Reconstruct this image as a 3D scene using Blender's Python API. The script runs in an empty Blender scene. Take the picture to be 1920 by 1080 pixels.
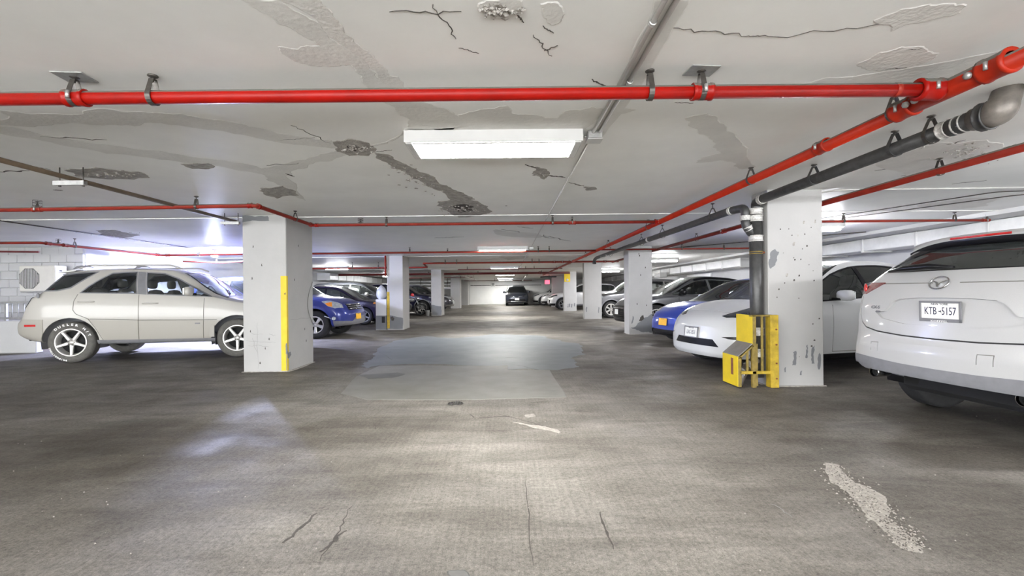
import bpy, bmesh, math, random
import numpy as np
from mathutils import Vector, Matrix
random.seed(7)
PI = math.pi
SC = bpy.context.scene
COL = SC.collection

# ------------------------------------------------------------------ camera, world, exposure
CAM_H, CEIL = 1.17, 2.38
ROLL = 0.010
cam_data = bpy.data.cameras.new('camera')
cam = bpy.data.objects.new('camera', cam_data)
COL.objects.link(cam)
cam_data.sensor_width = 36.0
cam_data.lens = 16.0
cam_data.shift_x = 10.5 / 1920
cam_data.shift_y = 8.0 / 1920
cam_data.clip_start = 0.05
cam_data.clip_end = 200
_c, _s = math.cos(ROLL), math.sin(ROLL)
cam.matrix_world = Matrix(((_c, _s, 0, 0), (0, 0, -1, 0), (-_s, _c, 0, CAM_H), (0, 0, 0, 1)))
SC.camera = cam

world = bpy.data.worlds.new('world')
SC.world = world
world.use_nodes = True
world.node_tree.nodes['Background'].inputs[0].default_value = (0.97, 0.985, 1.0, 1)
world.node_tree.nodes['Background'].inputs[1].default_value = 5.0

SC.view_settings.view_transform = 'Standard'
SC.view_settings.look = 'None'
SC.view_settings.gamma = 1.0
SC.view_settings.use_curve_mapping = False
SC.view_settings.exposure = 1.85
SC.cycles.use_denoising = True
SC.cycles.max_bounces = 10
SC.cycles.diffuse_bounces = 6
SC.cycles.glossy_bounces = 4
SC.cycles.transparent_max_bounces = 12
SC.cycles.caustics_reflective = False
SC.cycles.caustics_refractive = False
SC.cycles.sample_clamp_indirect = 6.0
LIGHT_E = 30.0       # radiance of the nearest fluorescent diffusers
FAR_E = 52.0         # stronger tubes farther down the aisle
BAY_E = 110.0        # bare strip lights over the parking bays
FLOOD_E = 4000.0      # radiance of the small flood lamp in the left bay

# ------------------------------------------------------------------ materials
def newmat(name):
    m = bpy.data.materials.new(name)
    m.use_nodes = True
    return m, m.node_tree, m.node_tree.nodes['Principled BSDF']

def node(nt, typ, **kw):
    n = nt.nodes.new(typ)
    for k, v in kw.items():
        if k in n.inputs:
            n.inputs[k].default_value = v
        else:
            setattr(n, k, v)
    return n

def rgb(h):
    """sRGB 0-255 tuple to linear rgba"""
    o = []
    for c in h:
        c = c / 255.0
        o.append(c / 12.92 if c <= 0.04045 else ((c + 0.055) / 1.055) ** 2.4)
    return (o[0], o[1], o[2], 1.0)

def ramp(nt, fac, stops):
    r = nt.nodes.new('ShaderNodeValToRGB')
    el = r.color_ramp.elements
    while len(el) < len(stops):
        el.new(0.5)
    for e, (p, c) in zip(el, stops):
        e.position = p
        e.color = c
    if fac is not None:
        nt.links.new(fac, r.inputs[0])
    return r

def noisy(name, base, var=0.12, scale=6.0, rough=0.6, metal=0.0, bump=0.0, bscale=40.0, coat=0.0, spec=0.5, detail=5.0):
    """principled with noise-varied colour and optional bump"""
    m, nt, p = newmat(name)
    tc = node(nt, 'ShaderNodeTexCoord')
    n = node(nt, 'ShaderNodeTexNoise', Scale=scale, Detail=detail, Roughness=0.6)
    nt.links.new(tc.outputs['Object'], n.inputs['Vector'])
    b = rgb(base)
    lo = tuple(c * (1 - var) for c in b[:3]) + (1,)
    hi = tuple(min(1, c * (1 + var)) for c in b[:3]) + (1,)
    r = ramp(nt, n.outputs[0], [(0.3, lo), (0.7, hi)])
    nt.links.new(r.outputs[0], p.inputs['Base Color'])
    p.inputs['Roughness'].default_value = rough
    p.inputs['Metallic'].default_value = metal
    p.inputs['Coat Weight'].default_value = coat
    p.inputs['Coat Roughness'].default_value = 0.04
    p.inputs['Specular IOR Level'].default_value = spec
    if bump:
        n2 = node(nt, 'ShaderNodeTexNoise', Scale=bscale, Detail=4.0)
        nt.links.new(tc.outputs['Object'], n2.inputs['Vector'])
        bp = node(nt, 'ShaderNodeBump', Strength=bump, Distance=0.01)
        nt.links.new(n2.outputs[0], bp.inputs['Height'])
        nt.links.new(bp.outputs[0], p.inputs['Normal'])
    return m

def emit(name, col, strength):
    m, nt, p = newmat(name)
    p.inputs['Base Color'].default_value = rgb(col)
    p.inputs['Emission Color'].default_value = rgb(col)
    p.inputs['Emission Strength'].default_value = strength
    p.inputs['Roughness'].default_value = 0.4
    return m

def glass(name, tint, opacity=0.25, rough=0.02):
    """window glass: mostly see-through, tinted, with a fresnel reflection"""
    m, nt, p = newmat(name)
    nt.nodes.remove(p)
    out = nt.nodes['Material Output']
    tr = node(nt, 'ShaderNodeBsdfTransparent', Color=rgb(tint))
    df = node(nt, 'ShaderNodeBsdfDiffuse', Color=rgb((70, 74, 74)))
    m1 = node(nt, 'ShaderNodeMixShader', Fac=opacity)
    nt.links.new(tr.outputs[0], m1.inputs[1])
    nt.links.new(df.outputs[0], m1.inputs[2])
    gl = node(nt, 'ShaderNodeBsdfGlossy', Color=(0.95, 0.97, 0.96, 1), Roughness=rough)
    fr = node(nt, 'ShaderNodeFresnel', IOR=1.7)
    m2 = node(nt, 'ShaderNodeMixShader')
    nt.links.new(fr.outputs[0], m2.inputs[0])
    nt.links.new(m1.outputs[0], m2.inputs[1])
    nt.links.new(gl.outputs[0], m2.inputs[2])
    nt.links.new(m2.outputs[0], out.inputs[0])
    return m

def carpaint(name, base, metal=0.0, rough=0.35, coat=1.0):
    m, nt, p = newmat(name)
    tc = node(nt, 'ShaderNodeTexCoord')
    n = node(nt, 'ShaderNodeTexNoise', Scale=900.0, Detail=1.0)
    nt.links.new(tc.outputs['Object'], n.inputs['Vector'])
    b = rgb(base)
    r = ramp(nt, n.outputs[0], [(0.35, tuple(c * 0.93 for c in b[:3]) + (1,)), (0.65, tuple(min(1, c * 1.06) for c in b[:3]) + (1,))])
    nt.links.new(r.outputs[0], p.inputs['Base Color'])
    p.inputs['Roughness'].default_value = rough
    p.inputs['Metallic'].default_value = metal
    p.inputs['Coat Weight'].default_value = coat
    p.inputs['Coat Roughness'].default_value = 0.05
    p.inputs['Specular IOR Level'].default_value = 0.3
    return m

M = {}
M['ceiling'] = noisy('ceiling_paint', (243, 243, 240), 0.05, 1.3, 0.5, bump=0.10, bscale=22, spec=0.35)
M['pillar'] = noisy('pillar_paint', (170, 169, 167), 0.05, 2.0, 0.55, bump=0.22, bscale=30)
M['pillar_grey'] = noisy('pillar_grey_paint', (112, 114, 117), 0.08, 3.0, 0.6, bump=0.2, bscale=30)
M['wall'] = noisy('wall_paint', (198, 198, 198), 0.06, 1.2, 0.6, bump=0.15, bscale=25)
M['wall_white'] = noisy('white_wall_paint', (232, 232, 230), 0.05, 1.2, 0.6)
M['patch'] = noisy('patching_mortar', (222, 221, 217), 0.08, 3.0, 0.7, bump=0.3, bscale=35)
M['patch_light'] = noisy('light_mortar', (225, 223, 219), 0.08, 4.0, 0.7, bump=0.4, bscale=40)
M['scratch'] = noisy('scratch_grey', (142, 142, 140), 0.1, 12.0, 0.7)
M['spall'] = noisy('broken_concrete', (160, 156, 150), 0.35, 18.0, 0.9, bump=0.8, bscale=60)
M['crack'] = noisy('crack_dark', (74, 70, 66), 0.3, 20.0, 0.95)
def grey_topped(m):
    """mixes grey into the colour on the upward side of a pipe"""
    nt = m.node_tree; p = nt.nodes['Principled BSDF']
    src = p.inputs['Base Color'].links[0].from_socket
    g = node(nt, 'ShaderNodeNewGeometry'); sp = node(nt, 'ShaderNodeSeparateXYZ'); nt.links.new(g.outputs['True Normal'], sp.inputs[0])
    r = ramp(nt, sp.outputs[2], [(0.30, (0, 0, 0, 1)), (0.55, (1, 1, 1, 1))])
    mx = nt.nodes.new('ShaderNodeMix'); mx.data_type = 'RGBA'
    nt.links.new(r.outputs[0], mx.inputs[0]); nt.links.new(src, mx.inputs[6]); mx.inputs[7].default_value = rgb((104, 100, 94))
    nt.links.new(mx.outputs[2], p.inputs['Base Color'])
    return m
M['red'] = grey_topped(noisy('red_pipe_paint', (142, 12, 3), 0.16, 5.0, 0.42, coat=0.0, spec=0.25, bump=0.05, bscale=50))
M['orange'] = grey_topped(noisy('orange_red_paint', (158, 36, 14), 0.18, 7.0, 0.45, coat=0.0, spec=0.25, bump=0.05, bscale=50))
M['dullred'] = grey_topped(noisy('dull_red_paint', (132, 38, 26), 0.18, 7.0, 0.5, spec=0.25, bump=0.05, bscale=50))
M['darkred'] = noisy('dark_red_paint', (96, 24, 22), 0.18, 7.0, 0.45)
M['steel'] = noisy('dark_steel', (88, 84, 80), 0.25, 25.0, 0.45, metal=0.7)
M['galv'] = noisy('galvanised_steel', (176, 176, 174), 0.15, 30.0, 0.38, metal=0.6)
M['conduit'] = noisy('painted_conduit', (196, 194, 190), 0.08, 12.0, 0.4, metal=0.2)
M['castiron'] = noisy('cast_iron', (70, 70, 70), 0.25, 14.0, 0.42, metal=0.35, bump=0.15, bscale=60)
M['castiron_worn'] = noisy('worn_cast_iron', (118, 112, 106), 0.35, 10.0, 0.5, metal=0.35, bump=0.3, bscale=30)
M['clamp'] = noisy('steel_band_clamp', (205, 204, 200), 0.3, 60.0, 0.4, metal=0.3, bump=0.5, bscale=90)
M['brown'] = noisy('brown_pipe', (108, 92, 74), 0.2, 10.0, 0.5)
M['yellow'] = noisy('safety_yellow', (212, 184, 16), 0.10, 7.0, 0.5, bump=0.12, bscale=30)
M['yellow_worn'] = noisy('worn_yellow', (172, 146, 40), 0.30, 12.0, 0.6, bump=0.3, bscale=30)
M['yellow_shaded'] = noisy('shaded_yellow', (124, 106, 48), 0.35, 15.0, 0.65, bump=0.3, bscale=40)  # olive tone paints shade into the guard's inner posts and bars
M['steel_plate'] = noisy('bare_grey_plate', (126, 122, 120), 0.12, 10.0, 0.55, metal=0.2)
M['rust'] = noisy('rust', (120, 74, 50), 0.3, 20.0, 0.85)
M['white_metal'] = noisy('white_enamel', (206, 206, 204), 0.03, 6.0, 0.4)
M['diffuser'] = emit('lit_diffuser', (255, 254, 250), LIGHT_E)
M['diffuser_far'] = emit('lit_diffuser_far', (255, 254, 250), FAR_E)
M['diffuser_bay'] = emit('lit_strip', (250, 251, 255), BAY_E)
M['flood'] = emit('lit_flood_lens', (206, 214, 255), FLOOD_E)
M['duct'] = noisy('white_duct', (228, 228, 226), 0.10, 3.0, 0.4)
M['dark'] = noisy('dark_void', (26, 26, 27), 0.2, 8.0, 0.8)
M['ac_body'] = noisy('cream_enamel', (220, 217, 208), 0.04, 6.0, 0.4)
M['ac_grille'] = noisy('grille_grey', (120, 118, 114), 0.2, 30.0, 0.6)
M['exit_red'] = emit('lit_red_sign', (240, 70, 90), 1.2)
M['bag'] = noisy('plastic_bag', (196, 198, 204), 0.1, 8.0, 0.3, bump=0.8, bscale=25)
M['chrome'] = noisy('chrome', (210, 212, 214), 0.05, 20.0, 0.12, metal=1.0)
M['print_black'] = noisy('black_print', (24, 24, 26), 0.1, 20.0, 0.6)
M['print_navy'] = noisy('navy_print', (30, 36, 66), 0.1, 20.0, 0.5)
M['print_white'] = noisy('white_print', (240, 240, 238), 0.02, 20.0, 0.5)
M['plate_white'] = noisy('plate_white', (236, 236, 230), 0.04, 20.0, 0.4)
M['plate_yellow'] = noisy('plate_yellow', (248, 186, 28), 0.05, 20.0, 0.4)
M['wire'] = noisy('dark_wire', (120, 120, 116), 0.1, 20.0, 0.6)

def floor_material():
    m, nt, p = newmat('floor_concrete')
    L = nt.links.new
    tc = node(nt, 'ShaderNodeTexCoord')
    pos = tc.outputs['Object']
    def math_(op, a, b=None, clamp=False):
        n = nt.nodes.new('ShaderNodeMath'); n.operation = op; n.use_clamp = clamp
        for i, v in enumerate((a, b)):
            if v is None: continue
            if isinstance(v, (int, float)): n.inputs[i].default_value = v
            else: L(v, n.inputs[i])
        return n.outputs[0]
    def mixc(fac, a, b, typ='MIX'):
        n = nt.nodes.new('ShaderNodeMix'); n.data_type = 'RGBA'; n.blend_type = typ
        for s, v in ((n.inputs[0], fac), (n.inputs[6], a), (n.inputs[7], b)):
            if isinstance(v, (int, float)): s.default_value = v
            elif isinstance(v, tuple): s.default_value = v
            else: L(v, s)
        return n.outputs[2]
    def noise(scale, detail=6.0, rough=0.6, vec=None, dist=0.0):
        n = node(nt, 'ShaderNodeTexNoise', Scale=scale, Detail=detail, Roughness=rough, Distortion=dist)
        L(vec or pos, n.inputs['Vector'])
        return n.outputs[0]
    sep = node(nt, 'ShaderNodeSeparateXYZ'); L(pos, sep.inputs[0])
    # base mottled concrete
    big = ramp(nt, noise(0.55, 7, 0.62), [(0.30, rgb((103, 99, 94))), (0.5, rgb((123, 119, 113))), (0.72, rgb((143, 139, 133)))]).outputs[0]
    fine = ramp(nt, noise(42, 8, 0.75), [(0.36, (0.62, 0.61, 0.60, 1)), (0.5, (0.95, 0.95, 0.95, 1)), (0.66, (1.22, 1.21, 1.2, 1))]).outputs[0]
    c = mixc(1.0, big, fine, 'MULTIPLY')
    grit = ramp(nt, noise(150, 4, 0.8), [(0.34, (0.55, 0.54, 0.53, 1)), (0.5, (0.98, 0.98, 0.98, 1)), (0.66, (1.35, 1.34, 1.32, 1))]).outputs[0]
    c = mixc(0.85, c, mixc(1.0, c, grit, 'MULTIPLY'))
    # broom-finish striations running down the aisle
    mp = node(nt, 'ShaderNodeMapping'); L(pos, mp.inputs['Vector']); mp.inputs['Scale'].default_value = (60, 1.2, 1); mp.inputs['Rotation'].default_value = (0, 0, 0.06)
    br = ramp(nt, noise(1.0, 4, 0.7, mp.outputs[0]), [(0.3, (0.78, 0.78, 0.78, 1)), (0.6, (1.08, 1.08, 1.08, 1))]).outputs[0]
    c = mixc(0.7, c, mixc(1.0, c, br, 'MULTIPLY'))
    # trowel swirls across the bays
    mp2 = node(nt, 'ShaderNodeMapping'); L(pos, mp2.inputs['Vector']); mp2.inputs['Scale'].default_value = (0.9, 3.2, 1); mp2.inputs['Rotation'].default_value = (0, 0, 0.35)
    sw = ramp(nt, noise(1.3, 6, 0.65, mp2.outputs[0], 0.8), [(0.34, (0.66, 0.65, 0.64, 1)), (0.62, (1.1, 1.1, 1.1, 1))]).outputs[0]
    # dirty zones: lanes where tyres and drips soil the slab, each with its own ragged outline
    edge = noise(1.1, 5, 0.6)
    def blob(cx, cy, rx, ry, rot=0.0, soft=0.5, wob=0.9):
        co, si = math.cos(rot), math.sin(rot)
        dx = math_('SUBTRACT', sep.outputs[0], cx); dy = math_('SUBTRACT', sep.outputs[1], cy)
        u = math_('DIVIDE', math_('ADD', math_('MULTIPLY', dx, co), math_('MULTIPLY', dy, si)), rx)
        v = math_('DIVIDE', math_('SUBTRACT', math_('MULTIPLY', dy, co), math_('MULTIPLY', dx, si)), ry)
        d = math_('SQRT', math_('ADD', math_('MULTIPLY', u, u), math_('MULTIPLY', v, v)))
        d = math_('ADD', d, math_('MULTIPLY', math_('SUBTRACT', edge, 0.5), wob))
        n = node(nt, 'ShaderNodeMapRange', clamp=True)
        L(d, n.inputs[0]); n.inputs[1].default_value = 1.0 + soft / 2; n.inputs[2].default_value = 1.0 - soft / 2
        n.inputs[3].default_value = 0; n.inputs[4].default_value = 1
        return n.outputs[0]
    dirt = None
    for b in DIRT:
        d = math_('MULTIPLY', blob(*b[:5], b[6], 0.9), b[5])
        dirt = d if dirt is None else math_('MAXIMUM', dirt, d)
    c = mixc(dirt, c, mixc(1.0, c, (0.54, 0.52, 0.49, 1), 'MULTIPLY'))
    c = mixc(0.85, c, mixc(1.0, c, sw, 'MULTIPLY'))
    worn = None
    for b in WORN:
        d = math_('MULTIPLY', blob(*b[:5], b[6], 1.1), b[5])
        worn = d if worn is None else math_('MAXIMUM', worn, d)
    c = mixc(worn, c, mixc(1.0, c, (1.12, 1.12, 1.12, 1), 'MULTIPLY'))
    # pits
    v = node(nt, 'ShaderNodeTexVoronoi', Scale=26.0); L(pos, v.inputs['Vector'])
    pit = ramp(nt, v.outputs['Distance'], [(0.05, (0.45, 0.44, 0.42, 1)), (0.11, (1, 1, 1, 1))]).outputs[0]
    c = mixc(0.6, c, mixc(1.0, c, pit, 'MULTIPLY'))
    L(c, p.inputs['Base Color'])
    r = ramp(nt, noise(1.6, 5, 0.6), [(0.35, (0.52, 0.52, 0.52, 1)), (0.65, (0.80, 0.80, 0.80, 1))]).outputs[0]
    L(r, p.inputs['Roughness'])
    p.inputs['Specular IOR Level'].default_value = 0.2
    bp = node(nt, 'ShaderNodeBump', Strength=0.35, Distance=0.01)
    L(math_('ADD', noise(70, 6, 0.7), math_('MULTIPLY', noise(1.0, 4, 0.7, mp.outputs[0]), 0.8)), bp.inputs['Height'])
    L(bp.outputs[0], p.inputs['Normal'])
    return m
# (cx, cy, rx, ry, rotation, strength, softness)
DIRT = [(-3.4, 3.35, 2.6, 0.75, 0.22, 0.95, 0.8), (-1.6, 2.75, 1.2, 0.35, 0.3, 0.45, 0.9), (-6.0, 4.9, 2.6, 0.6, 0.2, 0.35, 0.9), (-3.3, 8.4, 1.6, 1.5, 0, 0.66, 0.5),
        (2.3, 6.6, 1.6, 1.3, 0.2, 0.62, 0.6), (2.9, 4.2, 2.0, 0.75, -0.35, 0.75, 0.8), (3.6, 3.0, 1.5, 0.35, -0.45, 0.75, 0.8), (2.7, 2.35, 0.9, 0.5, -0.3, 0.55, 0.9), (2.9, 9.0, 1.8, 1.5, 0, 0.6, 0.6),
        (3.2, 14.5, 2.2, 2.2, 0, 0.5, 0.7), (-3.6, 14.0, 2.2, 2.2, 0, 0.6, 0.7), (0.3, 17.5, 2.6, 1.0, 0, 0.85, 0.8), (-0.3, 22.8, 2.8, 1.3, 0, 0.85, 0.8), (0.6, 13.2, 1.8, 0.5, 0, 0.5, 0.8),
        (0.2, 29.5, 3.2, 2.0, 0, 0.75, 0.8), (0.0, 37.0, 3.4, 2.0, 0, 0.6, 0.8), (3.6, 22.0, 2.2, 2.6, 0, 0.5, 0.7), (-3.8, 24.0, 2.0, 3.0, 0, 0.6, 0.7), (5.2, 3.6, 2.0, 1.3, 0, 0.8, 0.6), (-1.2, 8.6, 0.9, 1.2, 0.4, 0.4, 0.7)]
WORN = [(0.1, 1.9, 1.3, 1.1, 0, 0.75, 0.9), (0.2, 3.1, 1.0, 0.6, 0, 0.35, 0.8), (-1.6, 2.2, 0.9, 0.35, 0.3, 0.5, 0.8), (0.0, 14.8, 1.6, 0.8, 0, 0.5, 0.8),
        (0.2, 20.0, 1.6, 0.8, 0, 0.6, 0.8), (3.0, 11.3, 1.2, 0.5, 0.2, 0.5, 0.8), (0, 26.0, 2.0, 1.2, 0, 0.5, 0.8)]
M['floor'] = floor_material()
M['slab'] = noisy('relaid_slab', (119, 117, 112), 0.14, 3.0, 0.6, bump=0.25, bscale=60, detail=9)
M['sealer'] = noisy('worn_grey_sealer', (101, 105, 107), 0.18, 2.2, 0.55, bump=0.15, bscale=12, detail=8)
M['oil'] = noisy('dark_stain', (84, 83, 80), 0.2, 4.0, 0.5)
M['floor_spall'] = noisy('exposed_aggregate', (150, 145, 138), 0.25, 30.0, 0.85, bump=0.7, bscale=70)

# ------------------------------------------------------------------ mesh helpers
def link(name, me, mat=None, parent=None):
    o = bpy.data.objects.new(name, me)
    COL.objects.link(o)
    if mat is not None and me is not None and not me.materials:
        me.materials.append(mat)
    if parent is not None:
        o.parent = parent
    return o

def tag(o, label, cat, group=None, kind=None):
    o['label'] = label
    o['category'] = cat
    if group: o['group'] = group
    if kind: o['kind'] = kind
    return o

def thing(name, label, cat, loc=(0, 0, 0), rz=0.0, group=None):
    o = bpy.data.objects.new(name, None)
    o.empty_display_size = 0.1
    COL.objects.link(o)
    o.location = loc
    o.rotation_euler = (0, 0, rz)
    return tag(o, label, cat, group)

class MB:
    """collects faces for one mesh"""
    def __init__(s): s.v = []; s.f = []; s.sm = []
    def add(s, vs, fs, smooth=False):
        o = len(s.v)
        s.v += [tuple(x) for x in vs]
        s.f += [tuple(i + o for i in f) for f in fs]
        s.sm += [smooth] * len(fs)
        return s
    def box(s, c, d, ch=0.0, rz=0.0):
        """box at centre c with full size d, edges chamfered by ch"""
        hx, hy, hz = d[0] / 2, d[1] / 2, d[2] / 2
        vs = []
        if ch <= 0:
            for x in (-1, 1):
                for y in (-1, 1):
                    for z in (-1, 1): vs.append((x * hx, y * hy, z * hz))
            fs = [(0, 1, 3, 2), (4, 6, 7, 5), (0, 4, 5, 1), (2, 3, 7, 6), (0, 2, 6, 4), (1, 5, 7, 3)]
        else:
            ch = min(ch, hx * .98, hy * .98, hz * .98)
            idx = {}
            for x in (-1, 1):
                for y in (-1, 1):
                    for z in (-1, 1):
                        for a in range(3):
                            p = [x * hx, y * hy, z * hz]
                            for b in range(3):
                                if b != a: p[b] -= (x, y, z)[b] * ch
                            idx[(x, y, z, a)] = len(vs); vs.append(tuple(p))
            fs = []
            for a in range(3):
                b, c2 = (a + 1) % 3, (a + 2) % 3
                for sg in (-1, 1):
                    q = []
                    for (u, w) in ((-1, -1), (1, -1), (1, 1), (-1, 1)):
                        k = [0, 0, 0]; k[a] = sg; k[b] = u; k[c2] = w
                        q.append(idx[(k[0], k[1], k[2], a)])
                    fs.append(tuple(q if sg > 0 else q[::-1]))
            for a in range(3):
                b, c2 = (a + 1) % 3, (a + 2) % 3
                for u in (-1, 1):
                    for w in (-1, 1):
                        k1 = [0, 0, 0]; k1[b] = u; k1[c2] = w
                        q = []
                        for sg, ax in ((-1, b), (1, b), (1, c2), (-1, c2)):
                            k1[a] = sg
                            q.append(idx[(k1[0], k1[1], k1[2], ax)])
                        fs.append(tuple(q if u * w > 0 else q[::-1]))
            for x in (-1, 1):
                for y in (-1, 1):
                    for z in (-1, 1):
                        q = [idx[(x, y, z, a)] for a in range(3)]
                        fs.append(tuple(q if x * y * z > 0 else q[::-1]))
        co, si = math.cos(rz), math.sin(rz)
        vs = [(c[0] + x * co - y * si, c[1] + x * si + y * co, c[2] + z) for x, y, z in vs]
        return s.add(vs, fs)
    def tube(s, path, r, n=12, cap=True, closed=False):
        P = [Vector(p) for p in path]
        rs = r if isinstance(r, (list, tuple)) else [r] * len(P)
        vs, fs = [], []
        up = None
        N = len(P)
        for i, p in enumerate(P):
            a = P[(i - 1) % N] if (i > 0 or closed) else P[0]
            b = P[(i + 1) % N] if (i < N - 1 or closed) else P[-1]
            t = (b - a).normalized()
            if up is None:
                up = Vector((0, 0, 1)) if abs(t.z) < 0.9 else Vector((1, 0, 0))
            sd = t.cross(up).normalized()
            up = sd.cross(t).normalized()
            for k in range(n):
                an = 2 * PI * k / n
                vs.append(p + (sd * math.cos(an) + up * math.sin(an)) * rs[i])
        for i in range(N if closed else N - 1):
            j = (i + 1) % N
            for k in range(n):
                k2 = (k + 1) % n
                fs.append((i * n + k, i * n + k2, j * n + k2, j * n + k))
        s.add(vs, fs, True)
        if cap and not closed:
            o = len(s.v) - len(vs)
            s.f += [tuple(o + k for k in range(n))[::-1], tuple(o + (N - 1) * n + k for k in range(n))]
            s.sm += [False, False]
        return s
    def lathe(s, prof, n=24, axis='z', origin=(0, 0, 0), smooth=True, close=False):
        """prof: list of (r, h) along axis"""
        vs, fs = [], []
        for r, h in prof:
            for k in range(n):
                a = 2 * PI * k / n
                x, y = r * math.cos(a), r * math.sin(a)
                q = {'z': (x, y, h), 'y': (x, h, y), 'x': (h, x, y)}[axis]
                vs.append((q[0] + origin[0], q[1] + origin[1], q[2] + origin[2]))
        m = len(prof)
        for i in range(m if close else m - 1):
            j = (i + 1) % m
            for k in range(n):
                k2 = (k + 1) % n
                f = (i * n + k, i * n + k2, j * n + k2, j * n + k)
                fs.append(f if axis != 'y' else f[::-1])
        return s.add(vs, fs, smooth)
    def prism(s, poly, lo, hi, axis='z'):
        """extrude a 2d polygon; axis z: (x,y), y: (x,z), x: (y,z)"""
        def P(u, v, h): return {'z': (u, v, h), 'y': (u, h, v), 'x': (h, u, v)}[axis]
        n = len(poly)
        area = sum(poly[i][0] * poly[(i + 1) % n][1] - poly[(i + 1) % n][0] * poly[i][1] for i in range(n))
        if (area < 0) != (axis == 'y'): poly = poly[::-1]
        vs = [P(u, v, lo) for u, v in poly] + [P(u, v, hi) for u, v in poly]
        fs = [tuple(range(n))[::-1], tuple(range(n, 2 * n))] + [(i, (i + 1) % n, n + (i + 1) % n, n + i) for i in range(n)]
        return s.add(vs, fs)
    def mesh(s, name):
        me = bpy.data.meshes.new(name)
        me.from_pydata(s.v, [], s.f)
        me.polygons.foreach_set('use_smooth', s.sm)
        me.update()
        return me
    def build(s, name, mat, parent=None):
        return link(name, s.mesh(name), mat, parent)

def arc_path(pts, rad, n=6):
    """polyline with rounded corners"""
    P = [Vector(p) for p in pts]
    out = [P[0]]
    for i in range(1, len(P) - 1):
        a, b, c = P[i - 1], P[i], P[i + 1]
        d1, d2 = (a - b), (c - b)
        r = min(rad, d1.length * 0.49, d2.length * 0.49)
        p1, p2 = b + d1.normalized() * r, b + d2.normalized() * r
        for k in range(n + 1):
            t = k / n
            out.append(p1.lerp(b, t).lerp(b.lerp(p2, t), t))
    out.append(P[-1])
    return out

# photograph pixel (1920x1080 frame) -> point on a horizontal plane, used as a survey aid for marks on floor and ceiling
def on_plane(px, py, z):
    dx, dy = (px - 949.5) / 853.33, -(py - 548) / 853.33
    x, h = dx * _c + dy * _s, -dx * _s + dy * _c
    t = (z - CAM_H) / h
    return (x * t, t)

def ragged(poly, amp, rng, levels=3):
    """fractal, ragged outline of a closed polygon"""
    for l in range(levels):
        out = []
        n = len(poly)
        for i in range(n):
            a, b = poly[i], poly[(i + 1) % n]
            d = math.hypot(b[0] - a[0], b[1] - a[1])
            o = rng.uniform(-1, 1) * min(amp, d * 0.16)
            nx, ny = -(b[1] - a[1]) / max(d, 1e-6), (b[0] - a[0]) / max(d, 1e-6)
            out += [a, ((a[0] + b[0]) / 2 + nx * o, (a[1] + b[1]) / 2 + ny * o)]
        poly = out
        amp *= 0.6
    return poly

def flat_patch(name, poly, z, th, mat, parent, feather=0.010):
    """thin slab of irregular outline whose visible face is at z (th points to the hidden side)"""
    bm = bmesh.new()
    vs = [bm.verts.new((x, y, z)) for x, y in poly]
    es = [bm.edges.new((vs[i], vs[(i + 1) % len(vs)])) for i in range(len(vs))]
    bmesh.ops.triangle_fill(bm, use_beauty=True, edges=es)
    up = th < 0
    for f in bm.faces:
        if (f.normal.z > 0) != up: f.normal_flip()
    top = list(bm.verts)
    lo = {}
    n = len(vs)
    area = sum(vs[i].co.x * vs[(i + 1) % n].co.y - vs[(i + 1) % n].co.x * vs[i].co.y for i in range(n))
    sg = 1 if area > 0 else -1
    for i, v in enumerate(vs):      # feathered edge: the hidden rim is a little wider than the face
        d = vs[(i + 1) % n].co - vs[i - 1].co
        l = math.hypot(d.x, d.y) or 1
        lo[v] = bm.verts.new((v.co.x + sg * d.y / l * feather, v.co.y - sg * d.x / l * feather, z + th))
    for e in es:
        if e.link_faces:
            a, b = e.verts
            bm.faces.new((a, b, lo[b], lo[a]))
    bmesh.ops.recalc_face_normals(bm, faces=list(bm.faces))
    me = bpy.data.meshes.new(name)
    bm.to_mesh(me); bm.free()
    return link(name, me, mat, parent)

def ribbon(path, w, rng, z, jitter=0.0):
    """polygon outline of a tapering crack along a path"""
    L, R = [], []
    n = len(path)
    for i, p in enumerate(path):
        a, b = path[max(0, i - 1)], path[min(n - 1, i + 1)]
        dx, dy = b[0] - a[0], b[1] - a[1]
        d = math.hypot(dx, dy) or 1
        ww = w * (0.25 + 0.75 * math.sin(PI * (i + 0.5) / n)) * rng.uniform(0.5, 1.3) / 2
        L.append((p[0] - dy / d * ww, p[1] + dx / d * ww)); R.append((p[0] + dy / d * ww, p[1] - dx / d * ww))
    return L + R[::-1]

def wander(a, b, n, amp, rng):
    out = []
    d = math.hypot(b[0] - a[0], b[1] - a[1])
    nx, ny = -(b[1] - a[1]) / d, (b[0] - a[0]) / d
    o = 0
    for i in range(n + 1):
        t = i / n
        o = o * 0.6 + rng.uniform(-amp, amp)
        k = 0 if i in (0, n) else o
        out.append((a[0] + (b[0] - a[0]) * t + nx * k, a[1] + (b[1] - a[1]) * t + ny * k))
    return out

def text_mesh(s, size, align='CENTER', extrude=0.001, bold=0.0, sx=1.0, shear=0.0):
    cu = bpy.data.curves.new('text', 'FONT')
    cu.body = s; cu.size = size; cu.align_x = align; cu.align_y = 'CENTER'
    cu.extrude = extrude; cu.offset = bold; cu.resolution_u = 2; cu.shear = shear
    o = bpy.data.objects.new('text', cu)
    COL.objects.link(o)
    dg = bpy.context.evaluated_depsgraph_get()
    me = bpy.data.meshes.new_from_object(o.evaluated_get(dg))
    bpy.data.objects.remove(o); bpy.data.curves.remove(cu)
    if sx != 1.0:
        for v in me.vertices: v.co.x *= sx
    me.materials.clear()
    return me

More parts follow.
